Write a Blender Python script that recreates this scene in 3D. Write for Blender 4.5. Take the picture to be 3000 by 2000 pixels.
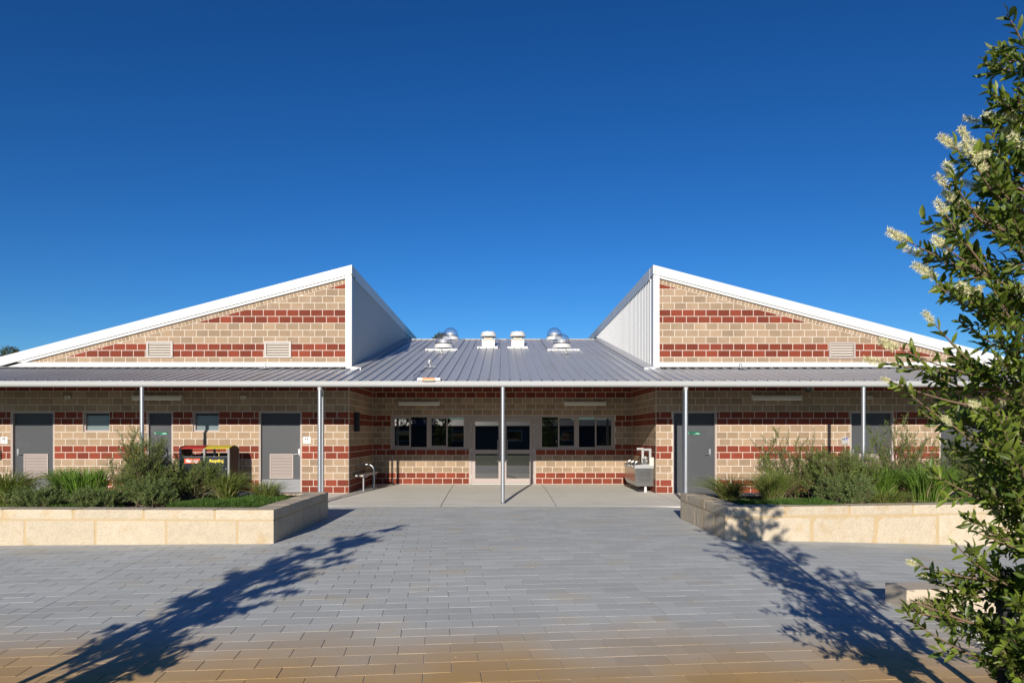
import bpy, math, random
import numpy as np
from mathutils import Vector, Matrix, Quaternion

random.seed(7)
for o in list(bpy.data.objects):
    bpy.data.objects.remove(o, do_unlink=True)
SC = bpy.context.scene
COL = SC.collection
EYE = 1.49
R = math.radians

# ------------------------------------------------------------------ camera
cam_d = bpy.data.cameras.new('camera')
cam_d.sensor_width = 36.0
cam_d.lens = 24.0
cam_d.shift_x = 28.0 / 3000.0
cam_d.shift_y = 272.0 / 3000.0
cam_d.clip_start = 0.05
cam_d.clip_end = 4000.0
cam_d.dof.use_dof = True
cam_d.dof.focus_distance = 16.0
cam_d.dof.aperture_fstop = 5.6
cam = bpy.data.objects.new('camera', cam_d)
cam.location = (0, 0, EYE)
cam.rotation_euler = (R(90), 0, 0)
COL.objects.link(cam)
SC.camera = cam

# ------------------------------------------------------------------ sky, sun, exposure
LIGHT = Vector((0.157, 1.0, -0.33)).normalized()          # the way the sunlight travels
w = bpy.data.worlds.new('World')
SC.world = w
w.use_nodes = True
wt = w.node_tree
wt.nodes.clear()
sky = wt.nodes.new('ShaderNodeTexSky')
sky.sky_type = 'NISHITA'
sky.sun_disc = False
sky.sun_elevation = math.asin(-LIGHT.z)
sky.sun_rotation = math.atan2(-LIGHT.x, -LIGHT.y)
sky.altitude = 0
sky.air_density = 1.0
sky.dust_density = 0.0
sky.ozone_density = 6.0
hs = wt.nodes.new('ShaderNodeHueSaturation')
hs.inputs['Saturation'].default_value = 1.13
hs.inputs['Value'].default_value = 0.86
gm = wt.nodes.new('ShaderNodeGamma')
gm.inputs['Gamma'].default_value = 1.30
bg = wt.nodes.new('ShaderNodeBackground')
bg.inputs['Strength'].default_value = 0.06
wo = wt.nodes.new('ShaderNodeOutputWorld')
wt.links.new(sky.outputs[0], hs.inputs['Color'])
wt.links.new(hs.outputs[0], gm.inputs['Color'])
wt.links.new(gm.outputs[0], bg.inputs['Color'])
wt.links.new(bg.outputs[0], wo.inputs['Surface'])

sun_d = bpy.data.lights.new('sun', 'SUN')
sun_d.energy = 5.0
sun_d.angle = R(0.5)
sun_d.color = (1.0, 0.92, 0.80)
sun = bpy.data.objects.new('sun', sun_d)
sun.rotation_euler = LIGHT.to_track_quat('-Z', 'Y').to_euler()
sun.location = (-10, -40, 30)
COL.objects.link(sun)

SC.view_settings.view_transform = 'Standard'
SC.view_settings.look = 'None'
SC.view_settings.exposure = 0.25
SC.view_settings.gamma = 1.0
SC.view_settings.use_curve_mapping = False
SC.render.engine = 'CYCLES'
SC.cycles.max_bounces = 6
SC.cycles.diffuse_bounces = 2
SC.cycles.transparent_max_bounces = 8

# ------------------------------------------------------------------ materials
MATS = {}


def nd(t, typ, **kw):
    n = t.nodes.new(typ)
    for k, v in kw.items():
        setattr(n, k, v)
    return n


def mat(name, col, rough=0.6, metal=0.0, spec=0.5, var=0.12, vscale=6.0, fine=0.06, fscale=90.0,
        bump=0.0, bscale=120.0, rand=0.0, stain=None, stain_amt=0.0, stain_scale=1.5, stain_lo=0.5, stain_hi=0.72,
        translucent=0.0, sheen_col=None, aniso=None):
    """Procedural principled material: broad tone variation, fine grain, optional stains and per-piece variation."""
    m = bpy.data.materials.new(name)
    m.use_nodes = True
    t = m.node_tree
    b = t.nodes['Principled BSDF']
    L = t.links.new
    geo = nd(t, 'ShaderNodeNewGeometry')
    n1 = nd(t, 'ShaderNodeTexNoise')
    n1.inputs['Scale'].default_value = vscale
    n1.inputs['Detail'].default_value = 5
    n2 = nd(t, 'ShaderNodeTexNoise')
    n2.inputs['Scale'].default_value = fscale
    n2.inputs['Detail'].default_value = 3
    pos = geo.outputs['Position']
    if aniso:
        mp = nd(t, 'ShaderNodeMapping')
        mp.inputs['Scale'].default_value = aniso
        L(pos, mp.inputs['Vector'])
        pos = mp.outputs['Vector']
    L(pos, n1.inputs['Vector'])
    L(pos, n2.inputs['Vector'])

    def madd(a, k, c):
        q = nd(t, 'ShaderNodeMath', operation='MULTIPLY_ADD')
        L(a, q.inputs[0])
        q.inputs[1].default_value = k
        if isinstance(c, (int, float)):
            q.inputs[2].default_value = c
        else:
            L(c, q.inputs[2])
        return q.outputs[0]
    f = madd(n1.outputs['Fac'], 2 * var, 1.0 - var)
    f = madd(n2.outputs['Fac'], 2 * fine, f)
    f = madd(f, 1.0, -fine)
    if rand > 0:
        oi = nd(t, 'ShaderNodeObjectInfo')
        ad = nd(t, 'ShaderNodeMath', operation='ADD')
        L(oi.outputs['Random'], ad.inputs[0])
        L(geo.outputs['Random Per Island'], ad.inputs[1])
        fr = nd(t, 'ShaderNodeMath', operation='FRACT')
        L(ad.outputs[0], fr.inputs[0])
        f = madd(fr.outputs[0], 2 * rand, f)
        f = madd(f, 1.0, -rand)
    base = nd(t, 'ShaderNodeRGB')
    base.outputs[0].default_value = (*col, 1)
    csock = base.outputs[0]
    if stain is not None:
        n3 = nd(t, 'ShaderNodeTexNoise')
        n3.inputs['Scale'].default_value = stain_scale
        n3.inputs['Detail'].default_value = 4
        L(pos, n3.inputs['Vector'])
        mr = nd(t, 'ShaderNodeMapRange', interpolation_type='SMOOTHSTEP')
        mr.inputs['From Min'].default_value = stain_lo
        mr.inputs['From Max'].default_value = stain_hi
        mr.inputs['To Max'].default_value = stain_amt
        L(n3.outputs['Fac'], mr.inputs['Value'])
        mx = nd(t, 'ShaderNodeMix', data_type='RGBA')
        mx.inputs['B'].default_value = (*stain, 1)
        L(mr.outputs[0], mx.inputs['Factor'])
        L(csock, mx.inputs['A'])
        csock = mx.outputs['Result']
    vm = nd(t, 'ShaderNodeVectorMath', operation='SCALE')
    L(csock, vm.inputs[0])
    L(f, vm.inputs['Scale'])
    L(vm.outputs[0], b.inputs['Base Color'])
    b.inputs['Roughness'].default_value = rough
    b.inputs['Metallic'].default_value = metal
    b.inputs['Specular IOR Level'].default_value = spec
    if bump > 0:
        nb = nd(t, 'ShaderNodeTexNoise')
        nb.inputs['Scale'].default_value = bscale
        nb.inputs['Detail'].default_value = 4
        L(pos, nb.inputs['Vector'])
        bp = nd(t, 'ShaderNodeBump')
        bp.inputs['Strength'].default_value = 1.0
        bp.inputs['Distance'].default_value = bump
        L(nb.outputs['Fac'], bp.inputs['Height'])
        L(bp.outputs[0], b.inputs['Normal'])
    if translucent > 0:
        tr = nd(t, 'ShaderNodeBsdfTranslucent')
        sc2 = nd(t, 'ShaderNodeVectorMath', operation='MULTIPLY')
        sc2.inputs[1].default_value = (1.3, 1.5, 0.6)
        L(vm.outputs[0], sc2.inputs[0])
        L(sc2.outputs[0], tr.inputs['Color'])
        ms = nd(t, 'ShaderNodeMixShader')
        ms.inputs[0].default_value = translucent
        L(b.outputs[0], ms.inputs[1])
        L(tr.outputs[0], ms.inputs[2])
        L(ms.outputs[0], t.nodes['Material Output'].inputs['Surface'])
    MATS[name] = m
    return m


mat('brick_tan', (0.308, 0.220, 0.146), rough=0.85, spec=0.2, var=0.12, vscale=5, fine=0.12, fscale=140, rand=0.17,
    bump=0.002, bscale=220, stain=(0.345, 0.255, 0.185), stain_amt=0.7, stain_scale=3.0)
mat('brick_red', (0.185, 0.038, 0.019), rough=0.8, spec=0.25, var=0.10, vscale=7, fine=0.14, fscale=160, rand=0.24,
    bump=0.002, bscale=220, stain=(0.18, 0.045, 0.03), stain_amt=0.5, stain_scale=5.0)
mat('mortar', (0.63, 0.575, 0.50), rough=0.95, spec=0.1, var=0.08, fine=0.08, bump=0.001)
mat('white_paint', (0.60, 0.605, 0.605), rough=0.42, var=0.03, vscale=1.2, fine=0.01, stain=(0.56, 0.555, 0.54), stain_amt=0.4)
mat('gutter_paint', (0.425, 0.43, 0.43), rough=0.35, var=0.04, vscale=1.0, fine=0.02)
mat('roof_steel', (0.43, 0.44, 0.465), rough=0.40, metal=0.2, var=0.07, vscale=1.3, fine=0.03, fscale=30,
    stain=(0.40, 0.39, 0.38), stain_amt=0.5, stain_scale=0.9, aniso=(3.0, 0.4, 1.0))
mat('roof_flashing', (0.52, 0.52, 0.52), rough=0.45, metal=0.1, var=0.06, vscale=3, stain=(0.5, 0.40, 0.28), stain_amt=0.5, stain_scale=4, stain_lo=0.6)
mat('cladding_steel', (0.56, 0.565, 0.57), rough=0.45, metal=0.05, var=0.04, fine=0.02)
mat('galvanised', (0.40, 0.415, 0.44), rough=0.38, metal=0.7, var=0.16, vscale=30, fine=0.12, fscale=70)
mat('post_grey', (0.20, 0.20, 0.19), rough=0.5, metal=0.2, var=0.15, vscale=20)
mat('stainless', (0.42, 0.415, 0.40), rough=0.24, metal=1.0, var=0.06, vscale=6, fine=0.05, fscale=50)
mat('stainless_dull', (0.36, 0.36, 0.36), rough=0.42, metal=0.9, var=0.10, vscale=12)
mat('black_plastic', (0.012, 0.012, 0.013), rough=0.5, var=0.1)
mat('door_charcoal', (0.062, 0.066, 0.074), rough=0.5, var=0.06, vscale=2.5, fine=0.03, spec=0.22, stain=(0.075, 0.078, 0.084), stain_amt=0.7, stain_scale=2.5)
mat('frame_taupe', (0.36, 0.30, 0.275), rough=0.5, var=0.04, fine=0.03, spec=0.35)
mat('kick_plate', (0.17, 0.175, 0.19), rough=0.45, metal=0.35, var=0.10, vscale=4)
mat('glass_dark', (0.004, 0.005, 0.006), rough=0.012, spec=0.5, var=0.05)
MATS['glass_dark'].node_tree.nodes['Principled BSDF'].inputs['IOR'].default_value = 2.1
mat('glass_door', (0.006, 0.007, 0.007), rough=0.012, spec=0.5, var=0.05)
MATS['glass_door'].node_tree.nodes['Principled BSDF'].inputs['IOR'].default_value = 2.7
mat('glass_frosted', (0.15, 0.19, 0.20), rough=0.22, spec=0.5, var=0.06, vscale=3)
mat('limestone', (0.52, 0.445, 0.335), rough=0.92, spec=0.15, var=0.12, vscale=9, fine=0.20, fscale=38, rand=0.07,
    bump=0.016, bscale=48, stain=(0.46, 0.33, 0.17), stain_amt=0.55, stain_scale=3.2, stain_lo=0.52)
mat('limestone_smooth', (0.54, 0.46, 0.35), rough=0.92, spec=0.15, var=0.08, vscale=7, fine=0.08, fscale=60, bump=0.003, bscale=60)
mat('limestone_joint', (0.455, 0.35, 0.21), rough=0.95, spec=0.1, var=0.10, vscale=14, bump=0.003, bscale=60)
mat('concrete', (0.66, 0.635, 0.57), rough=0.85, spec=0.25, var=0.10, vscale=1.3, fine=0.06, fscale=60, bump=0.001,
    stain=(0.57, 0.54, 0.475), stain_amt=0.7, stain_scale=2.2, aniso=(0.5, 1.6, 1))
mat('joint_sealant', (0.20, 0.115, 0.075), rough=0.8)
mat('joint_sand', (0.42, 0.40, 0.36), rough=1.0, spec=0.05, var=0.12, vscale=12)
mat('soil', (0.035, 0.026, 0.019), rough=1.0, spec=0.05, var=0.35, vscale=18, fine=0.2, bump=0.02, bscale=40,
    stain=(0.20, 0.13, 0.07), stain_amt=0.5, stain_scale=6)
mat('lawn', (0.060, 0.105, 0.018), rough=0.9, spec=0.1, var=0.3, vscale=1.2, fine=0.25, fscale=40, bump=0.02, bscale=60)
mat('timber_dark', (0.024, 0.022, 0.022), rough=0.9, spec=0.15, var=0.3, vscale=12, aniso=(6, 6, 0.6))
mat('timber_brown', (0.060, 0.028, 0.018), rough=0.6, spec=0.3, var=0.25, vscale=8, aniso=(6, 6, 0.5))
mat('bench_slat', (0.40, 0.36, 0.32), rough=0.5, metal=0.2, var=0.1)
mat('bark', (0.10, 0.078, 0.062), rough=0.9, spec=0.1, var=0.25, vscale=25, bump=0.004, bscale=90)
mat('bark_twig', (0.24, 0.155, 0.11), rough=0.85, spec=0.15, var=0.2, vscale=40)
mat('capsule_brown', (0.17, 0.115, 0.095), rough=0.95, spec=0.1, var=0.3, vscale=60)
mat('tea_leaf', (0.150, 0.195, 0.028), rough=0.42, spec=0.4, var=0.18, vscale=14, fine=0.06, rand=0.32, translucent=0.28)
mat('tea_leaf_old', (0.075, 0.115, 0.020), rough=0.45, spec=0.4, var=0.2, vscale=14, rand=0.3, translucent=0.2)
mat('flower_cream', (0.80, 0.745, 0.50), rough=0.8, spec=0.1, var=0.10, vscale=50, rand=0.12, translucent=0.25)
mat('shrub_leaf', (0.128, 0.170, 0.042), rough=0.7, spec=0.2, var=0.25, vscale=5, rand=0.45, translucent=0.15,
    stain=(0.17, 0.155, 0.070), stain_amt=0.7, stain_scale=4.0, stain_lo=0.52, stain_hi=0.68)
mat('shrub_leaf_grey', (0.125, 0.170, 0.055), rough=0.7, spec=0.2, var=0.22, vscale=7, rand=0.4, translucent=0.12)
mat('shrub_twig', (0.16, 0.115, 0.080), rough=0.9, spec=0.1, var=0.2)
mat('blade_green', (0.115, 0.200, 0.028), rough=0.5, spec=0.35, var=0.2, vscale=6, rand=0.4, translucent=0.25)
mat('blade_olive', (0.140, 0.180, 0.036), rough=0.55, spec=0.3, var=0.22, vscale=6, rand=0.45, translucent=0.22,
    stain=(0.30, 0.24, 0.12), stain_amt=0.5, stain_scale=9)
mat('ground_cover', (0.075, 0.140, 0.026), rough=0.6, spec=0.25, var=0.25, vscale=8, rand=0.4, translucent=0.2)
mat('silver_leaf', (0.40, 0.44, 0.39), rough=0.8, spec=0.15, var=0.15, vscale=10, rand=0.25)
mat('dry_grass', (0.34, 0.27, 0.15), rough=0.85, spec=0.1, var=0.2, rand=0.3)
mat('gum_leaf', (0.062, 0.078, 0.036), rough=0.6, spec=0.3, var=0.3, vscale=1.5, rand=0.5)
mat('slat_taupe', (0.24, 0.20, 0.18), rough=0.5, var=0.05)
mat('vent_taupe_lit', (0.40, 0.365, 0.335), rough=0.5, var=0.05)
mat('dome_base', (0.58, 0.58, 0.575), rough=0.35, var=0.03)
mat('vent_white', (0.57, 0.57, 0.56), rough=0.35, var=0.04, vscale=4)
mat('vent_cream', (0.40, 0.37, 0.30), rough=0.5, var=0.06)
mat('light_diffuser', (0.66, 0.64, 0.58), rough=0.5, var=0.03)
mat('plastic_cream', (0.60, 0.57, 0.49), rough=0.5, var=0.04)
mat('plastic_grey', (0.30, 0.27, 0.22), rough=0.5, var=0.05)
mat('sign_white', (0.62, 0.62, 0.63), rough=0.4, var=0.02, fine=0.01)
mat('sign_silver', (0.40, 0.40, 0.405), rough=0.4, var=0.02, fine=0.01)
mat('sign_black', (0.012, 0.010, 0.014), rough=0.5)
mat('sign_blue', (0.045, 0.030, 0.22), rough=0.5)
mat('sign_green', (0.006, 0.085, 0.050), rough=0.35, var=0.03)
mat('sign_green_light', (0.01, 0.42, 0.24), rough=0.35, var=0.1)
mat('sign_lime', (0.32, 0.55, 0.08), rough=0.4)
mat('bin_red', (0.36, 0.012, 0.012), rough=0.45, var=0.10, stain=(0.30, 0.03, 0.025), stain_amt=0.6, stain_scale=8)
mat('bin_yellow', (0.52, 0.42, 0.025), rough=0.45, var=0.10, stain=(0.42, 0.34, 0.05), stain_amt=0.6, stain_scale=8)
mat('bin_panel', (0.010, 0.014, 0.019), rough=0.6, var=0.08, spec=0.15)
mat('bin_orange_sign', (0.75, 0.085, 0.030), rough=0.4, var=0.02)
mat('lettering_yellow', (0.80, 0.62, 0.02), rough=0.4, var=0.01)
mat('lettering_white', (0.80, 0.79, 0.76), rough=0.4, var=0.01)
mat('bracket_orange', (0.80, 0.20, 0.025), rough=0.4, var=0.03)
mat('rubber', (0.02, 0.02, 0.02), rough=0.8)
mat('tap_blue', (0.03, 0.06, 0.18), rough=0.3, spec=0.5)
mat('hall_wall', (0.045, 0.055, 0.075), rough=0.8, var=0.1)
mat('hall_roof', (0.10, 0.11, 0.13), rough=0.6, var=0.1)

# pavers: grey concrete, iron-stained golden brown towards the bottom of the fall
m = mat('paver', (0.470, 0.482, 0.462), rough=0.88, spec=0.2, var=0.13, vscale=0.9, fine=0.09, fscale=110, rand=0.075,
        bump=0.0008, bscale=260, stain=(0.52, 0.46, 0.34), stain_amt=0.6, stain_scale=1.7, stain_lo=0.54, stain_hi=0.74)
t = m.node_tree
vm = [n for n in t.nodes if n.bl_idname == 'ShaderNodeVectorMath' and n.operation == 'SCALE'][0]
src = vm.inputs[0].links[0].from_socket
geo = [n for n in t.nodes if n.bl_idname == 'ShaderNodeNewGeometry'][0]
sx = nd(t, 'ShaderNodeSeparateXYZ')
t.links.new(geo.outputs['Position'], sx.inputs[0])
nz = nd(t, 'ShaderNodeTexNoise')
nz.inputs['Scale'].default_value = 1.1
nz.inputs['Detail'].default_value = 5
t.links.new(geo.outputs['Position'], nz.inputs['Vector'])
ma = nd(t, 'ShaderNodeMath', operation='MULTIPLY_ADD')
t.links.new(nz.outputs['Fac'], ma.inputs[0])
ma.inputs[1].default_value = 1.3
t.links.new(sx.outputs['Y'], ma.inputs[2])
mr = nd(t, 'ShaderNodeMapRange', interpolation_type='SMOOTHSTEP')
mr.inputs['From Min'].default_value = 6.9
mr.inputs['From Max'].default_value = 4.85
t.links.new(ma.outputs[0], mr.inputs['Value'])
mx = nd(t, 'ShaderNodeMix', data_type='RGBA')
mx.inputs['B'].default_value = (0.50, 0.31, 0.12, 1)
t.links.new(mr.outputs[0], mx.inputs['Factor'])
t.links.new(src, mx.inputs['A'])
t.links.new(mx.outputs['Result'], vm.inputs[0])

# clear acrylic of the skylight domes
m = bpy.data.materials.new('acrylic')
m.use_nodes = True
t = m.node_tree
b = t.nodes['Principled BSDF']
b.inputs['Base Color'].default_value = (0.95, 0.97, 1.0, 1)
b.inputs['Roughness'].default_value = 0.05
tp = nd(t, 'ShaderNodeBsdfTransparent')
tp.inputs['Color'].default_value = (0.86, 0.88, 0.92, 1)
gl = nd(t, 'ShaderNodeBsdfGlossy')
gl.inputs['Roughness'].default_value = 0.06
fr = nd(t, 'ShaderNodeLayerWeight')
fr.inputs['Blend'].default_value = 0.18
df = nd(t, 'ShaderNodeBsdfDiffuse')
df.inputs['Color'].default_value = (0.7, 0.72, 0.76, 1)
ms0 = nd(t, 'ShaderNodeMixShader')
ms0.inputs[0].default_value = 0.05
t.links.new(tp.outputs[0], ms0.inputs[1])
t.links.new(df.outputs[0], ms0.inputs[2])
ms1 = nd(t, 'ShaderNodeMixShader')
t.links.new(fr.outputs['Facing'], ms1.inputs[0])
t.links.new(ms0.outputs[0], ms1.inputs[1])
t.links.new(gl.outputs[0], ms1.inputs[2])
t.links.new(ms1.outputs[0], t.nodes['Material Output'].inputs['Surface'])
MATS['acrylic'] = m

# ------------------------------------------------------------------ object helpers
WL = {}            # world position of every object (only translations are used on parents)


def reg(o, parent, wl):
    wl = Vector(wl)
    WL[o.name] = wl
    if parent is not None:
        o.parent = parent
        o.location = wl - WL[parent.name]
    else:
        o.location = wl
    COL.objects.link(o)
    return o


def tag(o, label=None, cat=None, group=None, kind=None):
    if label:
        o['label'] = label
    if cat:
        o['category'] = cat
    if group:
        o['group'] = group
    if kind:
        o['kind'] = kind
    return o


def empty(name, loc, label=None, cat=None, group=None, parent=None):
    o = bpy.data.objects.new(name, None)
    o.empty_display_size = 0.1
    reg(o, parent, loc)
    return tag(o, label, cat, group)


def mesh_obj(name, me, parent=None, loc=(0, 0, 0)):
    o = bpy.data.objects.new(name, me)
    return reg(o, parent, loc)


class MB:
    """Collects boxes, prisms, tubes and lathes in world coordinates; build() links them as one mesh object."""

    def __init__(self):
        self.v = []
        self.f = []

    def add(self, vs, fs):
        n = len(self.v)
        self.v.extend([tuple(p) for p in vs])
        self.f.extend([tuple(i + n for i in q) for q in fs])
        return self

    def box(self, x0, x1, y0, y1, z0, z1, bev=0.0):
        if bev <= 0:
            vs = [(x, y, z) for x in (x0, x1) for y in (y0, y1) for z in (z0, z1)]
            fs = [(0, 1, 3, 2), (4, 6, 7, 5), (0, 4, 5, 1), (2, 3, 7, 6), (0, 2, 6, 4), (1, 5, 7, 3)]
            return self.add(vs, fs)
        b = bev
        xs, ys, zs = (x0, x1), (y0, y1), (z0, z1)
        vs, idx = [], {}
        for i in (0, 1):
            for j in (0, 1):
                for k in (0, 1):
                    sx, sy, sz = 1 - 2 * i, 1 - 2 * j, 1 - 2 * k
                    c = (xs[i], ys[j], zs[k])
                    idx[i, j, k, 0] = len(vs); vs.append((c[0], c[1] + sy * b, c[2] + sz * b))
                    idx[i, j, k, 1] = len(vs); vs.append((c[0] + sx * b, c[1], c[2] + sz * b))
                    idx[i, j, k, 2] = len(vs); vs.append((c[0] + sx * b, c[1] + sy * b, c[2]))
        fs = []
        for s in (0, 1):
            fs.append([idx[s, 0, 0, 0], idx[s, 0, 1, 0], idx[s, 1, 1, 0], idx[s, 1, 0, 0]])
            fs.append([idx[0, s, 0, 1], idx[0, s, 1, 1], idx[1, s, 1, 1], idx[1, s, 0, 1]])
            fs.append([idx[0, 0, s, 2], idx[0, 1, s, 2], idx[1, 1, s, 2], idx[1, 0, s, 2]])
        for a in (0, 1):
            for c in (0, 1):
                fs.append([idx[a, c, 0, 0], idx[a, c, 0, 1], idx[a, c, 1, 1], idx[a, c, 1, 0]])
                fs.append([idx[a, 0, c, 0], idx[a, 0, c, 2], idx[a, 1, c, 2], idx[a, 1, c, 0]])
                fs.append([idx[0, a, c, 1], idx[0, a, c, 2], idx[1, a, c, 2], idx[1, a, c, 1]])
        for i in (0, 1):
            for j in (0, 1):
                for k in (0, 1):
                    fs.append([idx[i, j, k, 0], idx[i, j, k, 1], idx[i, j, k, 2]])
        return self.add(vs, fs)

    def prism(self, ring0, ring1, caps=True):
        """Two rings of equal length joined by quads."""
        n = len(ring0)
        fs = [(i, (i + 1) % n, n + (i + 1) % n, n + i) for i in range(n)]
        if caps:
            fs += [tuple(range(n - 1, -1, -1)), tuple(range(n, 2 * n))]
        return self.add(list(ring0) + list(ring1), fs)

    def tube(self, path, rad, n=10, caps=True):
        path = [Vector(p) for p in path]
        rads = rad if isinstance(rad, (list, tuple)) else [rad] * len(path)
        rings = []
        up = None
        for i, p in enumerate(path):
            d = (path[min(i + 1, len(path) - 1)] - path[max(i - 1, 0)]).normalized()
            if up is None:
                up = d.orthogonal().normalized()
            else:
                up = (up - d * up.dot(d))
                up = up.normalized() if up.length > 1e-6 else d.orthogonal().normalized()
            s = d.cross(up)
            rings.append([p + (up * math.cos(a) + s * math.sin(a)) * rads[i]
                          for a in [2 * math.pi * k / n for k in range(n)]])
        vs = [q for r in rings for q in r]
        fs = []
        for i in range(len(path) - 1):
            for k in range(n):
                fs.append((i * n + k, i * n + (k + 1) % n, (i + 1) * n + (k + 1) % n, (i + 1) * n + k))
        if caps:
            fs.append(tuple(range(n - 1, -1, -1)))
            fs.append(tuple((len(path) - 1) * n + k for k in range(n)))
        return self.add(vs, fs)

    def lathe(self, prof, c, n=28):
        """prof: (radius, height) pairs turned about the vertical through c."""
        vs, fs = [], []
        for r, z in prof:
            for k in range(n):
                a = 2 * math.pi * k / n
                vs.append((c[0] + r * math.cos(a), c[1] + r * math.sin(a), c[2] + z))
        for i in range(len(prof) - 1):
            for k in range(n):
                fs.append((i * n + k, i * n + (k + 1) % n, (i + 1) * n + (k + 1) % n, (i + 1) * n + k))
        return self.add(vs, fs)

    def mesh(self, name, m, origin=(0, 0, 0), smooth=False):
        ox, oy, oz = origin
        me = bpy.data.meshes.new(name)
        me.from_pydata([(x - ox, y - oy, z - oz) for x, y, z in self.v], [], self.f)
        me.materials.append(MATS[m])
        if smooth:
            me.polygons.foreach_set('use_smooth', [True] * len(me.polygons))
            try:
                me.set_sharp_from_angle(angle=R(40))
            except Exception:
                pass
        me.update()
        return me

    def build(self, name, m, parent=None, origin=None, smooth=False):
        if origin is None:
            xs = [p[0] for p in self.v]; ys = [p[1] for p in self.v]; zs = [p[2] for p in self.v]
            origin = ((min(xs) + max(xs)) / 2, (min(ys) + max(ys)) / 2, min(zs))
        return mesh_obj(name, self.mesh(name, m, origin, smooth), parent, origin)


def text_obj(name, body, size, m, parent, loc, facing='-Y', align='CENTER', bold=0.0):
    cu = bpy.data.curves.new(name, 'FONT')
    cu.body = body
    cu.size = size
    cu.align_x = align
    cu.align_y = 'CENTER'
    cu.offset = bold
    cu.resolution_u = 2
    tmp = bpy.data.objects.new('tmp_text', cu)
    me = bpy.data.meshes.new_from_object(tmp)
    bpy.data.objects.remove(tmp)
    me.transform(Matrix.Rotation(R(90), 4, 'X'))
    me.materials.clear()
    me.materials.append(MATS[m])
    return mesh_obj(name, me, parent, loc)


def clip(poly, a, b, c):
    """Keep the part of a 2-D polygon where a*x + b*y <= c."""
    out = []
    for i in range(len(poly)):
        p, q = poly[i], poly[(i + 1) % len(poly)]
        dp, dq = a * p[0] + b * p[1] - c, a * q[0] + b * q[1] - c
        if dp <= 0:
            out.append(p)
        if dp * dq < 0:
            k = dp / (dp - dq)
            out.append((p[0] + k * (q[0] - p[0]), p[1] + k * (q[1] - p[1])))
    return out


# ------------------------------------------------------------------ levels of the ground
def softp(s, k=0.5):
    return 0.5 * (s + math.sqrt(s * s + k * k))


def gz(x, y):
    z = -0.035 - 0.031 * softp(9.3 - y) + 0.031 * softp(9.3 - 14.5)
    z -= 0.040 * softp(x - 3.3, 0.3)
    z -= 0.010 * softp(-3.2 - x, 0.3)
    return z


# lawn sheet out to the horizon, lowest
g = MB()
N = 24
xs = [-1500, -400, -120, -40, -12, 12, 40, 120, 400, 1500]
ys = [-1500, -400, -120, -50, -20, -6, 1.2, 3, 30, 60, 150, 500, 1500]
vs, fs = [], []
for y in ys:
    for x in xs:
        vs.append((x, y, -0.34 - 0.02 * max(0, min(1, (-y) / 20))))
for j in range(len(ys) - 1):
    for i in range(len(xs) - 1):
        a = j * len(xs) + i
        fs.append((a, a + 1, a + 1 + len(xs), a + len(xs)))
g.add(vs, fs)
tag(g.build('ground', 'lawn', origin=(0, 0, 0)), kind='structure')

# mown lawn running up to the lower edge of the paving
g = MB()
vs, fs = [], []
for j in range(21):
    for i in range(25):
        x, y = -9.4 + 18.8 * i / 24, -12 + 15.95 * j / 20
        k = max(0.0, min(1.0, (y + 12) / 10))
        vs.append((x, y, k * (gz(x, y) - .012) + (1 - k) * -.333))
for j in range(20):
    for i in range(24):
        a = j * 25 + i
        fs.append((a, a + 1, a + 26, a + 25))
g.add(vs, fs)
tag(g.build('lawn', 'lawn', origin=(0, 0, 0)), kind='structure')

# courtyard paving: bedding sheet, then every paver
PX0, PX1, PY0, PY1 = -9.4, 9.4, 3.95, 14.47
g = MB()
nx, ny = 48, 36
vs, fs = [], []
for j in range(ny + 1):
    for i in range(nx + 1):
        x = PX0 + (PX1 - PX0) * i / nx
        y = PY0 + (PY1 - PY0) * j / ny
        vs.append((x, y, gz(x, y) - 0.0055))
for j in range(ny):
    for i in range(nx):
        a = j * (nx + 1) + i
        fs.append((a, a + 1, a + nx + 2, a + nx + 1))
g.add(vs, fs)
paving = tag(g.build('courtyard_paving', 'joint_sand', origin=(0, 8, 0)), kind='structure')

TH = math.atan(0.091)
EU = (math.cos(TH), math.sin(TH))
EV = (-math.sin(TH), math.cos(TH))


def uv2xy(u, v):
    return u * EU[0] + v * EV[0], u * EU[1] + v * EV[1]


PL, PW, PJ, PJR = 0.400, 0.200, 0.0065, 0.0024
pav = []            # polygons in (u, v)
bands = [(-12.0, -3.72), (-3.72, 2.03), (2.03, 12.0)]
rng = random.Random(3)
v0 = 0.4
row = 0
while v0 < 15.6:
    for bi, (ua, ub) in enumerate(bands):
        off = (0.5 * PL if (row + bi) % 2 else 0.0)
        if bi == 0:
            k0 = ub - off
            edges = [ub] + ([k0] if off else [])
            e = edges[-1]
            while e > ua:
                e -= PL
                edges.append(e)
            edges = edges[::-1]
        else:
            edges = [ua] + ([ua + off] if off else [])
            e = edges[-1]
            while e < ub:
                e += PL
                edges.append(min(e, ub))
        for a, b_ in zip(edges[:-1], edges[1:]):
            if b_ - a > 0.03:
                pav.append((a, b_, v0, v0 + PW))
    v0 += PW
    row += 1


def paver_rings(poly, cz):
    c = (sum(p[0] for p in poly) / len(poly), sum(p[1] for p in poly) / len(poly))

    def inset(d):
        r = []
        for p in poly:
            dx, dy = p[0] - c[0], p[1] - c[1]
            l = math.hypot(dx, dy)
            r.append((p[0] - dx / l * d, p[1] - dy / l * d))
        return r
    return inset(0.0035), poly, inset(0.0)


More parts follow.
